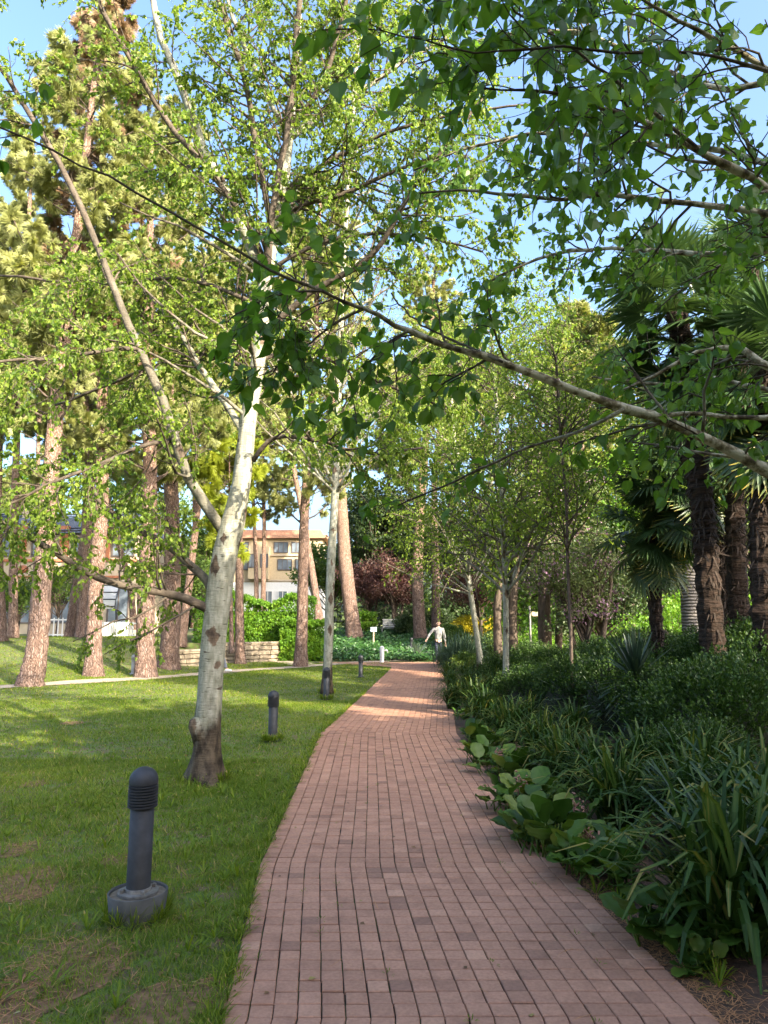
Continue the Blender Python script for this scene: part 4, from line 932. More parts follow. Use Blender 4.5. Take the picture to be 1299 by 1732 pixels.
# bluish grass mounds at the bend
for i, (px, py, s, lb) in enumerate([(782, 1130, 1.3, 'bluish grass mound at the inner bend of the path'), (830, 1118, 1.3, 'bluish grass mound behind the thin leaning birch'), (758, 1126, .85, 'small bluish grass mound hiding the lower legs of the man')]):
    g = G(px, py); r_ = thing('grass_mound', lb, 'plant', onground(g[0], g[1]), i*2)
    mb = MB(); rosette(mb, 520, 1.15, .014, 400+i, 35, 88, 1.4, .1, arch=1.0); v = mb.V[0]; off = rng.normal(0, .28, (520, 2)); mb.V[0] = v+np.repeat(np.c_[off, np.zeros(520)], 21, 0)
    mb.build('foliage', M['bluegrass'], r_); r_.scale = (s*.85, s*.85, s*.85)
for i, (px, yy, h, rad, lm, lb) in enumerate([(825, 41, 1.5, 1.1, 'yellow_leaf', 'golden yellow shrub left of the dark stump, under the plum tree'), (785, 41, 1.7, 1.0, 'yellow_leaf', 'golden yellow shrub right beside the walking man'), (905, 27, 1.3, 1.1, 'bright_leaf', 'lime green shrub glowing behind the slim birch'),
                                             (615, 43, 1.7, .9, 'bright_leaf', 'clipped green shrub under the leftmost plum tree'), (682, 42, 1.5, .8, 'dark_leaf', 'dark rounded shrub beside the white bench'), (860, 28, 1.4, 1.1, 'mid_leaf', 'loose green shrub behind the two fluted trunks'), (760, 36.5, 1.4, .9, 'mid_leaf', 'green shrub behind the man at the bend'),
                                             (790, 24.5, .7, .7, 'mid_leaf', 'low leafy shrub in front of the bluish grass'), (1130, 18, 1.9, 1.4, 'bright_leaf', 'glowing shrub low between the palm trunks'), (735, 46, 1.9, 1.4, 'dark_leaf', 'dark hedge like shrub behind the grey based pine')]):
    blob_tree('shrub', lb, (gx(px, yy), yy), h, rad, lm, 5000, .07 if yy < 30 else .10, .03, h*.5, cat='shrub', clumps=34)

# ivy, hedge and stone wall
def scatter_leaves(name, label, n, fx, mat, ls, kind='stuff', core=None):
    pos = fx(n); m_ = len(pos); mb = MB()
    X = rng.standard_normal((m_, 3)); X[:, 2] *= .5; X, Y, Z = frames(X, .7, (0, -.5, 1.0))
    inst(mb, *KITE, pos, X, Y, Z, ls*(.6+.8*rng.random(m_)), np.clip(.6*noise2(pos[:, 0]*2, pos[:, 1]+pos[:, 2]*2, 1.6)+.4*rng.random(m_), 0, 1))
    o = mb.build(name, mat); 
    if kind: tag(o, label, 'ground cover', kind=kind)
    return o
def ivy_pts(n):
    x = rng.uniform(-3.6, 4.2, n); y = rng.uniform(32.2, 46, n); k = y > 32.4+.0*x; x, y = x[k], y[k]
    hmp = .12+.30*noise2(x, y, 1.4, 2)
    return np.stack([x, y, height(x, y)+hmp*rng.random(len(x))**.5], 1)
scatter_leaves('ivy', None, 26000, ivy_pts, M['ivy'], .15)
def ivy2(n):
    t = rng.random(n); c = np.array([G(px, py)[:2] for px, py in ((500, 1112), (560, 1114), (640, 1108))]); 
    x = np.interp(t, [0, .5, 1], c[:, 0]); y = np.interp(t, [0, .5, 1], c[:, 1])+rng.uniform(.0, 2.6, n)
    return np.stack([x, y, height(x, y)+.35*rng.random(n)**.5], 1)
scatter_leaves('ivy', None, 7000, ivy2, M['ivy'], .14)
def hedge(name, label, x0, x1, y0, y1, z0, h, n, mat='bright_leaf', ls=.11):
    r_ = thing(name, label, 'hedge', ((x0+x1)/2, (y0+y1)/2, z0)); c = np.array([(x0+x1)/2, (y0+y1)/2, z0])
    u = rng.random((n, 3)); side = rng.random(n)
    x = x0+(x1-x0)*u[:, 0]; bulge = .55*(noise2(x, u[:, 2]*3, 1.4, 3)-.5)-.35*u[:, 2]**3
    hh = h*(.72+.42*noise2(x, x*0, 1.3, 5)+.12*noise2(x, x*0, 5, 2))
    y = np.where(side < .65, y0-bulge+.25*u[:, 1], y0+(y1-y0)*u[:, 1]); z = np.where(side < .65, hh*u[:, 2], hh*(.93+.12*u[:, 2]))
    pos = np.stack([x, y, z0+z], 1); X = rng.standard_normal((n, 3)); X, Y, Z = frames(X, .8, (0, -.6, .8))
    mb = MB(); inst(mb, *KITE, pos, X, Y, Z, ls*(.7+.6*rng.random(n)), np.clip(.6*noise2(x*1.5, z*2, 1.8, 1)+.4*rng.random(n), 0, 1)); mb.build('foliage', M[mat], r_, off=c)
    mb = MB(); box(mb, ((x0+x1)/2, (y0+y1)/2+.15, z0+h*.36), (x1-x0-.3, y1-y0-.45, h*.72), .1, bev=.3); mb.build('twigs', M['twig_core'], r_, off=c)
hedge('hedge', 'bright sunlit leafy hedge above the stone wall', -8.9, -3.3, 33.6, 35.0, .75, 2.1, 16000)
hedge('hedge', 'rounded sunlit hedge end at the foot of the white birch', -4.7, -2.6, 32.4, 33.5, .0, 1.7, 8000)
# stone wall
def stone_wall(name, label, A, B, z0, h):
    A = np.array(A); B = np.array(B); L = np.linalg.norm(B-A); ang = math.atan2(B[1]-A[1], B[0]-A[0]); root = thing(name, label, 'wall', (A[0], A[1], z0), ang)
    mb = MB(); z = 0; box(mb, (L/2, .25, h*.45), (L-.1, .3, h*.9), .2)
    while z < h-.05:
        ch = .16+.06*random.random(); x = -.1*random.random()
        while x < L:
            wl = .25+.35*random.random(); box(mb, (x+wl/2, .07+random.uniform(-.02, .02), z+ch/2), (wl-.02, .26, ch-.02), random.random(), bev=.025); x += wl
        z += ch
    mb.build('masonry', M['stone'], root)
    mb = MB(); x = 0
    while x < L:
        wl = .4+.3*random.random(); box(mb, (x+wl/2, .12, h+.05), (wl-.015, .42, .09), .5, bev=.02); x += wl
    mb.build('coping', M['stone'], root)
random.seed(4)
a = G(300, 1118, 0); b_ = G(366, 1112, 0)
stone_wall('stone_wall', 'low dry stone wall section left of the near birch', (gx(298, 27.5), 27.5), (gx(372, 29.6), 29.6), -.05, .62)
stone_wall('stone_wall', 'pale stone retaining wall below the sunlit hedge', (gx(372, 30.6), 30.6), (gx(485, 32.9), 32.9), -.05, .82)

def belt(n, xa, xb, ya, yb, hfun, mat, ls):
    x = rng.uniform(xa, xb, n); y = rng.uniform(ya, yb, n); h = hfun(x, y); z = h*rng.random(n)**.8
    pos = np.stack([x, y, height(x, y)+z], 1); X = rng.standard_normal((n, 3)); X, Y, Z = frames(X, .8, (0, -.6, .8)); mb = MB()
    inst(mb, *KITE, pos, X, Y, Z, ls*(.6+.8*rng.random(n)), np.clip(.6*noise2(x, z*1.5, .6, 4)+.4*rng.random(n), 0, 1)); return tag(mb.build('woodland', mat), kind='stuff')
belt(70000, -70, 90, 80, 90, lambda x, y: 5.5+4*noise2(x, y*0, .16, 2)+5*sm(-8, 8, x)+2*noise2(x, y, .7), M['dark_leaf'], .55)
belt(30000, -1, 40, 47, 52, lambda x, y: 2.2+1.6*noise2(x, y*0, .5, 7), M['dark_leaf'], .25)
belt(24000, 5, 34, 32, 37, lambda x, y: 2.0+2.4*noise2(x, y*0, .6, 3), M['bright_leaf'], .18)
# ------------------------------------------------------------ bollards
def ring(mb, r0, r1, z0, z1, n=28, tint=0, c=(0, 0)):
    a = np.arange(n)/n*2*np.pi
    V = [np.stack([c[0]+r*np.cos(a), c[1]+r*np.sin(a), np.full(n, z)], 1) for r, z in ((r0, z0), (r1, z1))]
    i = np.arange(n); j = (i+1) % n; mb.add(np.concatenate(V), np.stack([i, j, j+n, i+n], 1), tint)
def lathe(mb, prof, n=28, tint=0):
    a = np.arange(n)/n*2*np.pi; V = [np.stack([r*np.cos(a), r*np.sin(a), np.full(n, z)], 1) for r, z in prof]
    i = np.arange(n); j = (i+1) % n; f = (np.stack([i, j, j+n, i+n], 1)[None]+np.arange(len(prof)-1)[:, None, None]*n).reshape(-1, 4)
    mb.add(np.concatenate(V), f, tint)
def bollard(label, loc, pot=False, zb=0.0, mat='bollard', h=.68):
    r_ = thing('bollard_light', label, 'bollard light', loc, group='bollard lights beside the path')
    o = .12 if pot else 0; s = h/.68
    mb = MB(); lathe(mb, [(.066, o-.02), (.066, o+.46*s), (.062, o+.463*s)]); mb.build('shaft', M[mat], r_, True)
    mb = MB(); z = o+.462*s
    for k in range(8): lathe(mb, [(.060, z), (.082, z-.003), (.083, z+.004), (.060, z+.011)]); z += .0155*s
    mb.build('louvre', M[mat], r_)
    mb = MB(); lathe(mb, [(.057, o+.46*s), (.057, z+.01)]); mb.build('lamp_glass', M['lamp_glass'], r_, True)
    mb = MB(); prof = [(.080, z-.004), (.081, z+.012)]+[(.081*math.cos(t), z+.012+.078*math.sin(t)) for t in np.linspace(.1, 1.5, 9)]+[(.001, z+.0905)]; lathe(mb, prof); mb.build('cap', M[mat], r_, True)
    mb = MB(); lathe(mb, [(.11, o), (.11, o+.012), (.075, o+.014), (.072, o+.03), (.0665, o+.032)] if pot else [(.13, 0), (.13, .02), (.09, .035), (.067, .06)])
    for k in range(4):
        a = k*1.57+.6; box(mb, (.088*math.cos(a), .088*math.sin(a), o+.022 if pot else .04), (.02, .02, .022), bev=.004)
    mb.build('flange', M['steel'] if pot else M[mat], r_)
    if pot:
        mb = MB(); lathe(mb, [(.125, -.12), (.148, .0), (.163, .128), (.158, .132), (.152, .128), (.150, .112)], 40); p_ = mb.build('pot', M['bollard_pot'], r_, True)
        mb = MB(); lathe(mb, [(.152, .114), (.09, .119), (.0, .121)], 40); mb.build('pot_fill', M['pot_soil'], r_, True)
    return r_
def bp(px, py): g = G(px, py); return onground(g[0], g[1])
bollard('nearest dark grey bollard light, set in a round concrete pot on the lawn', bp(231, 1560)+np.array([0, 0, .02]), True)
bollard('second bollard light from the front, plain on the lawn right of the near birch', bp(461, 1253), h=.70)
bollard('bollard light right in front of the tall straight white birch', bp(552, 1183), h=.70)
bollard('fourth bollard light, at the lawn edge just left of where the path bends', bp(610, 1146), h=.70)
bollard('small far bollard light in the ivy before the grey based pine', bp(696, 1104), h=.75)
M['pale_post'] = plain('pale_post', (.33, .33, .32), .6, var=.1)
bollard('pale grey post light on the grass bank left of the thick pine', bp(225, 1141), mat='pale_post', h=.62)
# white standpipe
g = bp(646, 1121); r_ = thing('water_standpipe', 'white post with a side tap on the small grass tip at the path junction', 'standpipe', g)
mb = MB(); lathe(mb, [(.09, 0), (.09, .3), (.095, .42), (.10, .62)]+[(.10*math.cos(t), .62+.10*math.sin(t)) for t in np.linspace(.2, 1.5, 6)], 16); mb.build('post', M['white_paint'], r_, True)
mb = MB(); tubes(mb, np.array([(.08, 0, .52), (.2, 0, .53), (.24, 0, .48), (.25, 0, .42)]), np.array([.03, .03, .028, .022]), 8); mb.build('tap', M['white_paint'], r_, True)
# plant sign
g = P(632, 1090, 36.5); g = onground(g[0], 36.5); r_ = thing('garden_sign', 'small pale blue sign board on a wooden stake in the ivy', 'sign', g)
mb = MB(); box(mb, (0, 0, .48), (.07, .07, 1.0), bev=.01); mb.build('stake', M['wood'], r_)
mb = MB(); box(mb, (0, -.05, 1.06), (.30, .02, .22), bev=.006); mb.build('board', M['sign_blue'], r_)
# bench
g = onground(gx(663, 43.0), 43.0); r_ = thing('garden_bench', 'white slatted bench behind the plum trunks', 'bench', g, -.2)
mb = MB()
for k in range(4): box(mb, (0, .12*k-.2, .45), (1.3, .09, .03), bev=.005)
mb.build('seat', M['bench_paint'], r_)
mb = MB()
for k in range(4): box(mb, (0, .26+.03*k, .55+.13*k), (1.3, .03, .10), bev=.005)
mb.build('backrest', M['bench_paint'], r_)
for sx in (-.58, .58):
    mb = MB(); box(mb, (sx, -.15, .22), (.05, .05, .44)); box(mb, (sx, .24, .45), (.05, .05, .9)); mb.build('leg', M['bench_paint'], r_)
# wooden finger sign deep in the right
g = onground(gx(893, 26), 26); r_ = thing('wooden_signpost', 'grey pole with a pale plank pointing right, deep in the shade behind the slim birch', 'signpost', g)
mb = MB(); tubes(mb, np.array([(0, 0, 0), (0, 0, 1), (0, 0, 2.15)]), np.array([.04, .04, .035]), 10); mb.build('pole', M['steel'], r_, True)
mb = MB(); box(mb, (.34, 0, 1.85), (.55, .05, .16), bev=.01); mb.build('plank', M['wood'], r_)
# lamp post by the villa
g = onground(gx(41, 40), 40); r_ = thing('street_lamp', 'thin lamp post with a round disc head before the villa', 'street lamp', g)
mb = MB(); tubes(mb, np.array([(0, 0, 0), (0, 0, 2), (0, 0, 3.55)]), np.array([.05, .04, .035]), 10); mb.build('pole', M['black_iron'], r_, True)
mb = MB(); lathe(mb, [(.0, 3.45), (.12, 3.47), (.26, 3.6), (.27, 3.72), (.18, 3.86), (.0, 3.9)], 20); mb.build('lamp_head', M['red_brick'], r_, True)

# ------------------------------------------------------------ buildings
def window(parent, x, y, z, w_, h_, arch=False, bars=2, fm='win_frame'):
    mb = MB(); fw = .09
    box(mb, (x, y-.03, z+h_/2-fw/2), (w_, .12, fw)); box(mb, (x, y-.03, z-h_/2+fw/2), (w_, .12, fw))
    for s in (-1, 1): box(mb, (x+s*(w_/2-fw/2), y-.03, z), (fw, .12, h_-2*fw))
    for k in range(1, bars): box(mb, (x-w_/2+w_*k/bars, y-.025, z), (.06, .09, h_-2*fw))
    f = mb.build('window', M[fm], parent)
    mb = MB(); box(mb, (x, y+.0, z), (w_-.1, .05, h_-.1)); mb.build('pane', M['window_glass'], f)
def villa():
    Y = 46.0; z0 = 1.0; x0, x1 = gx(-90, Y), gx(232, Y); r_ = thing('villa', 'cream two storey villa with red brick bands behind the pines at left', 'building', ((x0+x1)/2, Y+4, z0)); c = np.array([(x0+x1)/2, Y+4, z0])
    def zz(py): return P(100, py, Y)[2]
    mb = MB(); box(mb, ((x0+x1)/2, Y+4, (z0+zz(905))/2-.2), (x1-x0, 8, zz(905)-z0+.4)); mb.build('wall', M['stucco'], r_, off=c)
    mb = MB()
    for py in (948, 976): box(mb, ((x0+x1)/2, Y-.03, zz(py)), (x1-x0+.1, .2, .16))
    for px in (-40, 36, 108, 178): box(mb, (gx(px, Y), Y-.05, (zz(945)+zz(890))/2), (.55, .25, zz(890)-zz(945)))
    mb.build('brick_trim', M['red_brick'], r_, off=c)
    mb = MB(); 
    for k in range(9): box(mb, ((x0+x1)/2, Y-.6+.45*k, zz(903)+.22*k), (x1-x0+1.2, .42, .08), bev=.02)
    box(mb, ((x0+x1)/2, Y+2.5, zz(903)+.6), (x1-x0+.6, 4.6, 1.0)); mb.build('roof', M['roof_slate'], r_, off=c)
    mb = MB(); box(mb, (gx(35, Y), Y+1.0, zz(880)), (.9, .7, 2.2)); mb.build('chimney', M['stucco'], r_, off=c)
    for px in (-75, 0, 72, 142, 208): window_at(r_, c, gx(px, Y), Y, zz(925), 1.5, 1.3)
    for px in (-60, 5, 60, 112, 160, 205): window_at(r_, c, gx(px, Y), Y, zz(1020), 1.4, 2.6)
def window_at(root, c, x, y, z, w_, h_, fm='win_frame', bars=2):
    mb = MB(); fw = .09
    for zc_ in (z+h_/2-fw/2, z-h_/2+fw/2): box(mb, (x, y-.03, zc_), (w_, .12, fw))
    for s in (-1, 1): box(mb, (x+s*(w_/2-fw/2), y-.03, z), (fw, .12, h_-2*fw-.004))
    for k in range(1, bars): box(mb, (x-w_/2+w_*k/bars, y-.025, z), (.06, .09, h_-2*fw-.004))
    f = mb.build('window', M[fm], root, off=c)
    mb = MB(); box(mb, (x, y, z), (w_-.12, .06, h_-.12)); o = mb.build('pane', M['window_glass'], f, off=c)
villa()
def block():
    Y = 72.0; z0 = 1.0; x0, x1 = gx(345, Y), gx(545, Y); c = np.array([(x0+x1)/2, Y+5, z0]); r_ = thing('apartment_block', 'yellow stone apartment block seen between the trunks, white ground floor', 'building', c)
    def zz(py): return P(450, py, Y)[2]
    mb = MB(); box(mb, (c[0], Y+5, (zz(985)+zz(912))/2), (x1-x0, 10, zz(912)-zz(985))); mb.build('wall', M['yellow_stone'], r_, off=c)
    mb = MB(); box(mb, (c[0], Y+5, (zz(985)+z0)/2-.2), (x1-x0+.3, 10.3, zz(985)-z0+.4)); mb.build('ground_floor', M['white_paint'], r_, off=c)
    mb = MB(); box(mb, (c[0], Y+5, zz(908)), (x1-x0+1.0, 11, .35)); box(mb, (c[0], Y+5, zz(905)+.35), (x1-x0-.5, 9, .5)); mb.build('roof', M['tile_roof'], r_, off=c)
    mb = MB(); 
    for py in (939, 982): box(mb, (c[0], Y-.05, zz(py)), (x1-x0+.2, .25, .18))
    mb.build('cornice', M['stucco'], r_, off=c)
    mb = MB(); box(mb, (gx(440, Y), Y-.5, (zz(980)+zz(925))/2), (2.0, 1.0, zz(925)-zz(980))); mb.build('bay', M['yellow_stone'], r_, off=c)
    for px, py in ((383, 926), (408, 926), (475, 926), (505, 926), (383, 955), (408, 955), (482, 955), (512, 955)): window_at(r_, c, gx(px, Y), Y, zz(py), 1.5, 1.15, 'win_frame', 3)
    for px in (430, 450): window_at(r_, c, gx(px, Y), Y-1.0, zz(950), .8, 1.4)
    for px in (400, 455, 480, 510): window_at(r_, c, gx(px, Y), Y-.15, zz(1010), 1.0, 1.3, 'white_paint')
block()
# villa garden: curved white canopy, railing, slatted fence
g = onground(gx(188, 41), 41); r_ = thing('curved_canopy', 'curved white canopy with black ribs in front of the villa', 'canopy', g)
mb = MB(); rb = MB(); zt, zb = P(190, 990, 41)[2]-g[2], P(190, 1030, 41)[2]-g[2]; n = 10
for k in range(n):
    t0, t1 = k/n, (k+1)/n; f_ = lambda t: (-.55*math.sin(t*1.5), zt-(zt-zb)*t)
    (ya, za), (yb, zb_) = f_(t0), f_(t1)
    mb.add([(-.62, ya, za), (.58, ya, za), (.58, yb, zb_), (-.62, yb, zb_), (-.62, ya+.03, za), (.58, ya+.03, za), (.58, yb+.03, zb_), (-.62, yb+.03, zb_)], [(3, 2, 1, 0), (4, 5, 6, 7), (0, 4, 7, 3), (1, 2, 6, 5)])
    if k % 3 == 0: tubes(rb, np.array([(-.64, ya-.02, za), (0, ya-.02, za), (.60, ya-.02, za)]), np.full(3, .03), 6)
for x in (-.64, .60): tubes(rb, np.array([(x, f_(t)[0]-.02, f_(t)[1]) for t in np.linspace(0, 1, 6)]), np.full(6, .03), 6); tubes(rb, np.array([(x, -.3, 0), (x, -.3, 1), (x, -.4, zb)]), np.full(3, .035), 6)
mb.build('canvas', M['canvas'], r_); rb.build('frame', M['black_iron'], r_)
def fence(name, label, A, B, h, mat, step, wd, rails=(.12, .9)):
    A = np.array(A); B = np.array(B); L = np.linalg.norm(B-A); ang = math.atan2(B[1]-A[1], B[0]-A[0]); r_ = thing(name, label, 'fence', (A[0], A[1], float(height(*A))-.03), ang)
    mb = MB(); n = int(L/step)
    for k in range(n): box(mb, (k*step, 0, h/2), (wd, .03, h))
    mb.build('slat_panel', M[mat], r_)
    mb = MB(); 
    for q in rails: box(mb, (L/2, .04, h*q), (L, .04, .07))
    mb.build('rail', M[mat], r_)
    for k in range(int(L/2)+1): mb = MB(); box(mb, (k*2.0, .1, h*.52), (.09, .09, h*1.04)); mb.build('post', M[mat], r_)
fence('railing', 'white villa railing at the top of the grass bank', (gx(70, 36), 36), (gx(160, 36), 36), .95, 'white_paint', .22, .05)
fence('wooden_fence', 'pale slatted wooden fence right of the railing', (gx(172, 37), 37), (gx(236, 37), 37), .75, 'canvas', .13, .085)

# ------------------------------------------------------------ people
def skinned(name, verts, edges, radii, mat, parent, root=0, sub=2):
    me = bpy.data.meshes.new(name); me.from_pydata([tuple(v) for v in verts], edges, []); me.update()
    o = bpy.data.objects.new(name, me); COL.objects.link(o); o.parent = parent; me.materials.append(mat)
    md = o.modifiers.new('Skin', 'SKIN'); md.use_smooth_shade = True
    for i, r in enumerate(radii):
        sv = me.skin_vertices[0].data[i]; sv.radius = (r, r) if np.ndim(r) == 0 else r; sv.use_root = (i == root)
    s = o.modifiers.new('Sub', 'SUBSURF'); s.levels = sub; s.render_levels = sub
    return o
M['skin'] = plain('skin', (.55, .34, .25), .55, var=.05); M['hair'] = plain('hair', (.05, .035, .025), .8, var=.2, scale=30)
M['sweater'] = plain('sweater', (.25, .245, .235), .9, var=.12, scale=20, bumps=.1); M['navy'] = plain('navy_cloth', (.018, .022, .04), .85, var=.1)
M['shoe_dark'] = plain('shoe_dark', (.03, .03, .03), .6); M['shoe_white'] = plain('shoe_white', (.75, .77, .8), .5); M['grey_cloth'] = plain('grey_cloth', (.12, .13, .16), .9)
def person(label, loc, rz, arms, legs, top, bottom, shoe):
    """arms: (hand offset L, R); legs: (foot fwd offset L, R). figure faces -Y"""
    r_ = thing('person', label, 'person', loc, rz)
    V = [(0, 0, .96), (0, .01, 1.12), (0, .01, 1.30), (0, .0, 1.44), (0, -.005, 1.51), (0, -.01, 1.58), (0, -.015, 1.67), (0, -.005, 1.745)]
    E = [(i, i+1) for i in range(7)]; Rr = [(.13, .10), (.125, .095), (.15, .10), (.11, .08), .052, (.062, .07), (.076, .092), (.05, .06)]
    def add(p, r, par): V.append(p); Rr.append(r); E.append((par, len(V)-1)); return len(V)-1
    joints = {}
    for s, hand, leg in ((-1, arms[0], legs[0]), (1, arms[1], legs[1])):
        sh = add((s*.19, .01, 1.42), .055, 3)
        hx, hy, hz = hand; S_ = np.array([s*.19, .01, 1.42]); Hh = np.array(hand); mid = (S_+Hh)/2+np.array([s*.03, .05, -.01])
        el = add(tuple(mid), .040, sh); wr = add(tuple(Hh), .026, el)
        d = unit(Hh-mid); side = unit(np.cross(d, [0, 1, 0])); pm = add(tuple(Hh+d*.05), (.035, .018), wr)
        for k in range(4):
            b_ = Hh+d*.09+side*(k-1.5)*.019; a1 = add(tuple(b_), .0095, pm); ln = (.045, .055, .05, .038)[k]
            a2 = add(tuple(b_+d*ln+np.array([0, -.008, -.004])), .0085, a1); add(tuple(b_+d*ln*1.6+np.array([0, -.028, -.008])), .007, a2)
        t1 = add(tuple(Hh+d*.03+np.array([0, -.03, 0])+side*.02*-s), .011, wr); add(tuple(Hh+d*.065+np.array([0, -.052, 0])+side*.02*-s), .009, t1)
        hp = add((s*.09, 0, .90), .085, 0); kn = add((s*.10, leg*.5-.03, .50), .055, hp); an = add((s*.105, leg+.02, .10), .036, kn)
        add((s*.115, leg-.12, .04), .030, an)
        joints[s] = (S_, mid, Hh, leg, d)
    skinned('body', V, E, Rr, M['skin'], r_)
    # sweater: torso + sleeves
    V2 = [(0, 0, .92), (0, .01, 1.10), (0, .01, 1.30), (0, .0, 1.43), (0, 0, 1.475)]; E2 = [(0, 1), (1, 2), (2, 3), (3, 4)]; R2 = [(.165, .125), (.165, .13), (.185, .13), (.14, .10), (.07, .07)]
    for s in (-1, 1):
        S_, mid, Hh, leg, d = joints[s]; n0 = len(V2)
        V2 += [tuple(S_), tuple(mid), tuple(Hh-d*.015)]; E2 += [(3, n0), (n0, n0+1), (n0+1, n0+2)]; R2 += [.075, .058, .043]
    skinned('sweater', V2, E2, R2, M[top], r_)
    V3 = [(0, 0, .97)]; E3 = []; R3 = [(.145, .11)]
    for s in (-1, 1):
        leg = joints[s][3]; n0 = len(V3); V3 += [(s*.09, 0, .86), (s*.10, leg*.5-.03, .50), (s*.105, leg+.02, .10)]; E3 += [(0, n0), (n0, n0+1), (n0+1, n0+2)]; R3 += [.10, .075, .062]
    skinned('trousers', V3, E3, R3, M[bottom], r_)
    for s in (-1, 1):
        leg = joints[s][3]; skinned('shoe', [(s*.105, leg+.07, .045), (s*.11, leg-.03, .05), (s*.115, leg-.12, .04), (s*.118, leg-.18, .035)], [(0, 1), (1, 2), (2, 3)], [(.042, .04), (.045, .045), (.048, .035), (.035, .028)], M[shoe], r_)
    skinned('hair', [(0, .055, 1.62), (0, .05, 1.70), (0, .015, 1.765), (0, -.05, 1.765)], [(0, 1), (1, 2), (2, 3)], [(.06, .03), (.078, .045), (.07, .04), (.045, .022)], M['hair'], r_)
    skinned('beard', [(-.05, -.05, 1.60), (0, -.085, 1.565), (.05, -.05, 1.60)], [(0, 1), (1, 2)], [.022, .026, .022], M['hair'], r_, root=1)
    skinned('nose', [(0, -.09, 1.68), (0, -.108, 1.648)], [(0, 1)], [.012, .015], M['skin'], r_)
    mb = MB()
    for s in (-1, 1): lathe_at(mb, (s*.032, -.098, 1.682), .011)
    mb.build('eyes', M['shoe_dark'], r_, True)
    mb = MB(); box(mb, (0, -.104, 1.612), (.05, .012, .010), bev=.003); mb.build('mouth', M['red_brick'], r_)
    for s in (-1, 1):
        mb = MB(); lathe_at(mb, (s*.083, -.01, 1.665), .024, (.4, 1, 1.3)); mb.build('ear', M['skin'], r_, True)
    return r_
def lathe_at(mb, c, r, sc=(1, 1, 1)):
    u = np.linspace(0, 2*np.pi, 10, endpoint=False); V = []
    vv = np.linspace(-1.5, 1.5, 7)
    for b_ in vv:
        for a in u: V.append((c[0]+r*sc[0]*math.cos(b_)*math.cos(a), c[1]+r*sc[1]*math.cos(b_)*math.sin(a), c[2]+r*sc[2]*math.sin(b_)))
    f = [(j*10+i, j*10+(i+1) % 10, (j+1)*10+(i+1) % 10, (j+1)*10+i) for j in range(6) for i in range(10)]; mb.add(V, f)
pg = onground(gx(740, 31.0), 31.0)
person('bearded man in a white sweater and dark trousers walking towards the viewpoint, one arm out', pg+np.array([0, 0, .02]), .08, ((-.50, -.10, 1.02), (.285, -.03, .85)), (-.22, .16), 'sweater', 'navy', 'shoe_dark')
i_ = np.argmin(np.abs(side_c[:, 0]-gx(378, 24.5))); sp_ = side_c[i_]+np.array([-.34, 0])
person('walker on the side path hidden behind the near birch, only a white shoe showing', (sp_[0]-.02, sp_[1], float(height(*sp_))+.02), R(90)+.1, ((-.2, -.10, .92), (.2, .08, .92)), (-.37, .16), 'grey_cloth', 'grey_cloth', 'shoe_white')

# ------------------------------------------------------------ grass, litter
def in_path(x, y): return (x > xl(np.clip(y, 1, 27.6))-.0) & (x < xr(np.clip(y, 1, 27.6)))
def on_side(x, y):
    k = np.zeros(len(x), bool)
    for c, wd in ((side_c, .50), (side_b, .58)):
        yy = np.interp(x, c[:, 0], c[:, 1]); k |= (np.abs(y-yy) < wd) & (x > c[0, 0]) & (x < c[-1, 0])
    return k
BLADE = (np.array([(0, -.5, 0), (0, .5, 0), (.55, .32, .10), (.55, -.32, .10), (1, 0, .38)]), np.array([(0, 1, 2), (0, 2, 3), (3, 2, 4)]))
BARE = [(G(px, py)[:2], r) for px, py, r in ((40, 1500, .26), (110, 1650, .30), (270, 1715, .2), (30, 1440, .18), (350, 1700, .14), (10, 1710, .25), (200, 1460, .12), (120, 1225, .2), (60, 1330, .15))]
def bare_at(x, y):
    b = np.zeros(len(x))
    for c, r in BARE: b = np.maximum(b, sm(1.35, .5, np.hypot(x-c[0], (y-c[1])*.8)/r+.7*(noise2(x, y, 5, 2)-.5)))
    return b
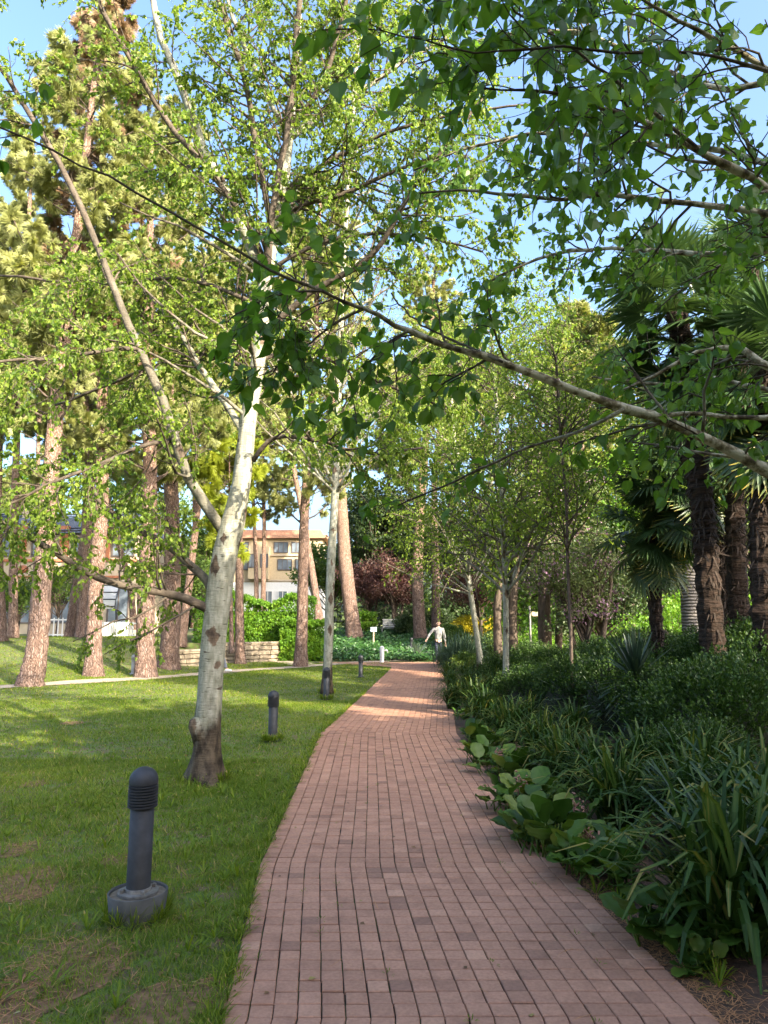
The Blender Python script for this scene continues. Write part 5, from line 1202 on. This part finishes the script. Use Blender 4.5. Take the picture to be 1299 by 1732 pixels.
def grass():
    mb = MB()
    for (x0, x1, y0, y1, n, hgt, wd) in ((-3.6, .4, 2.7, 5.5, 120000, .055, .0042), (-5.2, .6, 5.5, 9, 140000, .055, .0055), (-9, 1, 9, 16, 140000, .055, .008), (-14, 2, 16, 24, 90000, .05, .013), (-22, -4, 20, 35, 80000, .055, .020), (-5, 1, 24, 31, 30000, .05, .016)):
        x = rng.uniform(x0, x1, n); y = rng.uniform(y0, y1, n)
        k = (x < xl(np.clip(y, 1, 27.6))-.01+.035*noise2(x, y, 5)*(rng.random(n) < .6)) & ~on_side(x, y) & ~((y > 32.3) & (x > -9.5)) & (np.abs(x) < .62*y+.6)
        dn = noise2(x, y, 1.1, 3)*.6+noise2(x, y, 4.0, 8)*.4
        bare = bare_at(x, y) > rng.random(len(x))*.8+.1
        k &= rng.random(n) < np.where(bare, .42, np.clip(dn*1.6, .35, 1)); x, y, dn = x[k], y[k], dn[k]; m_ = len(x)
        pos = np.stack([x, y, height(x, y)+(noise2(x, y, .9)-.5)*.05*(y < 17)-.004], 1)
        tall = .45+.75*noise2(x, y, 2.2, 5)+.6*noise2(x, y, 7, 9)**2
        az = rng.random(m_)*6.283; lean = .25+.75*rng.random(m_)
        X = np.stack([np.cos(az)*lean, np.sin(az)*lean, np.ones(m_)], 1); X = unit(X)
        Z = unit(np.stack([np.cos(az), np.sin(az), -lean], 1)); Y = np.cross(Z, X)
        h_ = hgt*tall*(.6+.8*rng.random(m_))
        TV = BLADE[0]; V = pos[:, None]+(TV[None, :, 0:1]*X[:, None]*h_[:, None, None]+TV[None, :, 1:2]*Y[:, None]*(wd*(.7+.6*rng.random(m_)))[:, None, None]+TV[None, :, 2:3]*Z[:, None]*h_[:, None, None])
        cl = np.clip(.02+.40*noise2(x, y, .8, 1)+.18*noise2(x, y, 4.2, 6)+.30*rng.random(m_)+(rng.random(m_) < .08)*.45, 0, 1)
        Fc = (BLADE[1][None]+np.arange(m_)[:, None, None]*5).reshape(-1, 3); mb.add(V.reshape(-1, 3), Fc, np.repeat(cl, 5))
    tag(mb.build('grass', M['grass']), kind='stuff')
grass()
def weeds():
    mb = MB(); n = 260
    x = rng.uniform(-3.4, .2, n); y = rng.uniform(2.8, 9, n); k = x < xl(y)-.05; 
    for a, b_ in zip(x[k], y[k]): rosette(mb, 9, .07+.06*rng.random(), .006, int(a*1e4) & 0xffff, 15, 70, .6, c=(a, b_, float(height(a, b_))), tint=(.2, .6))
    for t in range(26):
        y_ = rng.uniform(3.3, 7); x_ = xr(y_)+rng.uniform(.02, .35); rosette(mb, 24, .10, .004, t, 15, 80, .5, c=(x_, y_, float(height(x_, y_))), tint=(.3, .7))
    for t in range(46):
        y_ = rng.uniform(2.9, 12); x_ = xl(y_)+.1015*rng.integers(1, 19); rosette(mb, 8, .018, .0018, t+90, 10, 70, .5, c=(x_, y_, .022), tint=(.1, .5))
    tag(mb.build('weeds', M['grass']), kind='stuff')
weeds()
def dirt():
    mb = MB()
    for i, (c, r) in enumerate(BARE):
        a = np.linspace(0, 2*np.pi, 40, endpoint=False); rr = r*(.75+.35*noise2(np.cos(a)*2+i, np.sin(a)*2, 1.3, i)); V = [(c[0], c[1])]+[(c[0]+q*math.cos(t), c[1]+q*math.sin(t)/.8) for t, q in zip(a, rr)]
        V = np.array(V); z = height(V[:, 0], V[:, 1])+(noise2(V[:, 0], V[:, 1], .9)-.5)*.05+.006; z[0] += .004
        f = [(0, k+1, (k+1) % 40+1) for k in range(40)]; mb.add(np.c_[V, z], f)
    tag(mb.build('bare_soil', M['dirt'], smooth=True), kind='structure')
M['dirt'] = plain('dirt', (.19, .10, .045), .95, var=.5, scale=22, bumps=.6)
dirt()
def edge_tufts():
    mb = MB()
    for t in range(520):
        y_ = 2.7+15*rng.random()**1.6; x_ = xl(y_)+rng.normal(-.025, .025); rosette(mb, 9, .045+.035*rng.random(), .0022+.0001*y_, t, 15, 75, .8, c=(x_, y_, .0), tint=(.1, .75))
    for t in range(60):
        a = rng.random()*6.28; g0 = G(231, 1560); rosette(mb, 9, .06+.07*rng.random(), .0024, t+999, 25, 85, .8, c=(g0[0]+.165*math.cos(a), g0[1]+.165*math.sin(a), .01), tint=(.1, .7))
    for (px, py, rr_) in ((345, 1320, .26), (461, 1253, .13), (552, 1183, .13), (553, 1172, .2)):
        g0 = G(px, py)
        for t in range(50): a = rng.random()*6.28; rosette(mb, 8, .09, .004, t+py, 25, 85, .8, c=(g0[0]+rr_*math.cos(a), g0[1]+rr_*math.sin(a), 0), tint=(.1, .7))
    tag(mb.build('edge_grass', M['grass']), kind='stuff')
edge_tufts()
def fallen():
    mb = MB(); n = 900
    y = 2.7+14*rng.random(n)**1.5; x = xl(y)+rng.uniform(-3.2, 3.4, n); onp = (x > xl(y)) & (x < xr(y)); k = ~onp | (rng.random(n) < .22); x, y, onp = x[k], y[k], onp[k]; m_ = len(x)
    X = rng.standard_normal((m_, 3)); X[:, 2] *= .2; X, Y, Z = frames(X, .25, (0, 0, 1))
    inst(mb, *KITE, np.stack([x, y, np.where(onp, .027, height(x, y)+.03)], 1), X, Y, Z, .018+.022*rng.random(m_), rng.random(m_)); tag(mb.build('fallen_leaves', M['dry_leaf']), kind='stuff')
M['dry_leaf'] = leafmat('dry_leaf', [(0, (.10, .05, .025)), (.6, (.24, .13, .05)), (1, (.33, .28, .08))], .1)
fallen()
def litter():
    mb = MB(); 
    n = 16000; y = rng.uniform(2.6, 7.5, n); x = xr(y)+np.abs(rng.normal(.25, .45, n)); 
    n2 = 9000; y2 = rng.uniform(2.8, 7, n2); x2 = rng.uniform(-3.6, .2, n2); k = (x2 < xl(y2)-.1) & (rng.random(n2) < .06+bare_at(x2, y2)); x = np.r_[x, x2[k]]; y = np.r_[y, y2[k]]
    n3 = 500; y3 = rng.uniform(2.8, 11, n3); x3 = xl(y3)+rng.random(n3)*PW; zz = height(x, y)+.012+.012*rng.random(len(x))
    x = np.r_[x, x3[:60]]; y = np.r_[y, y3[:60]]; zz = np.r_[zz, np.full(60, .026)]
    m_ = len(x); az = rng.random(m_)*6.28; L = .05+.08*rng.random(m_)
    d = np.stack([np.cos(az), np.sin(az), rng.normal(0, .12, m_)], 1); q = np.stack([-np.sin(az), np.cos(az), 0*az], 1)
    p0 = np.stack([x, y, zz], 1); bend = rng.normal(0, .25, m_)[:, None]
    L = np.where(np.arange(m_) > m_-900, L*1.3, L)
    p = [p0, p0+d*L[:, None]*.5+q*bend*L[:, None]*.4, p0+d*L[:, None]]
    V = np.stack([p[0]-q*.0016, p[0]+q*.0016, p[1]-q*.0018, p[1]+q*.0018, p[2]], 1)
    Fc = (np.array([(0, 1, 3), (0, 3, 2), (2, 3, 4)])[None]+np.arange(m_)[:, None, None]*5).reshape(-1, 3)
    mb.add(V.reshape(-1, 3), Fc, .5); tag(mb.build('pine_needle_litter', M['needles']), kind='stuff')
litter()
print('POLYS', sum(len(o.data.polygons) for o in bpy.data.objects if o.type == 'MESH'), 'OBJS', len(bpy.data.objects))
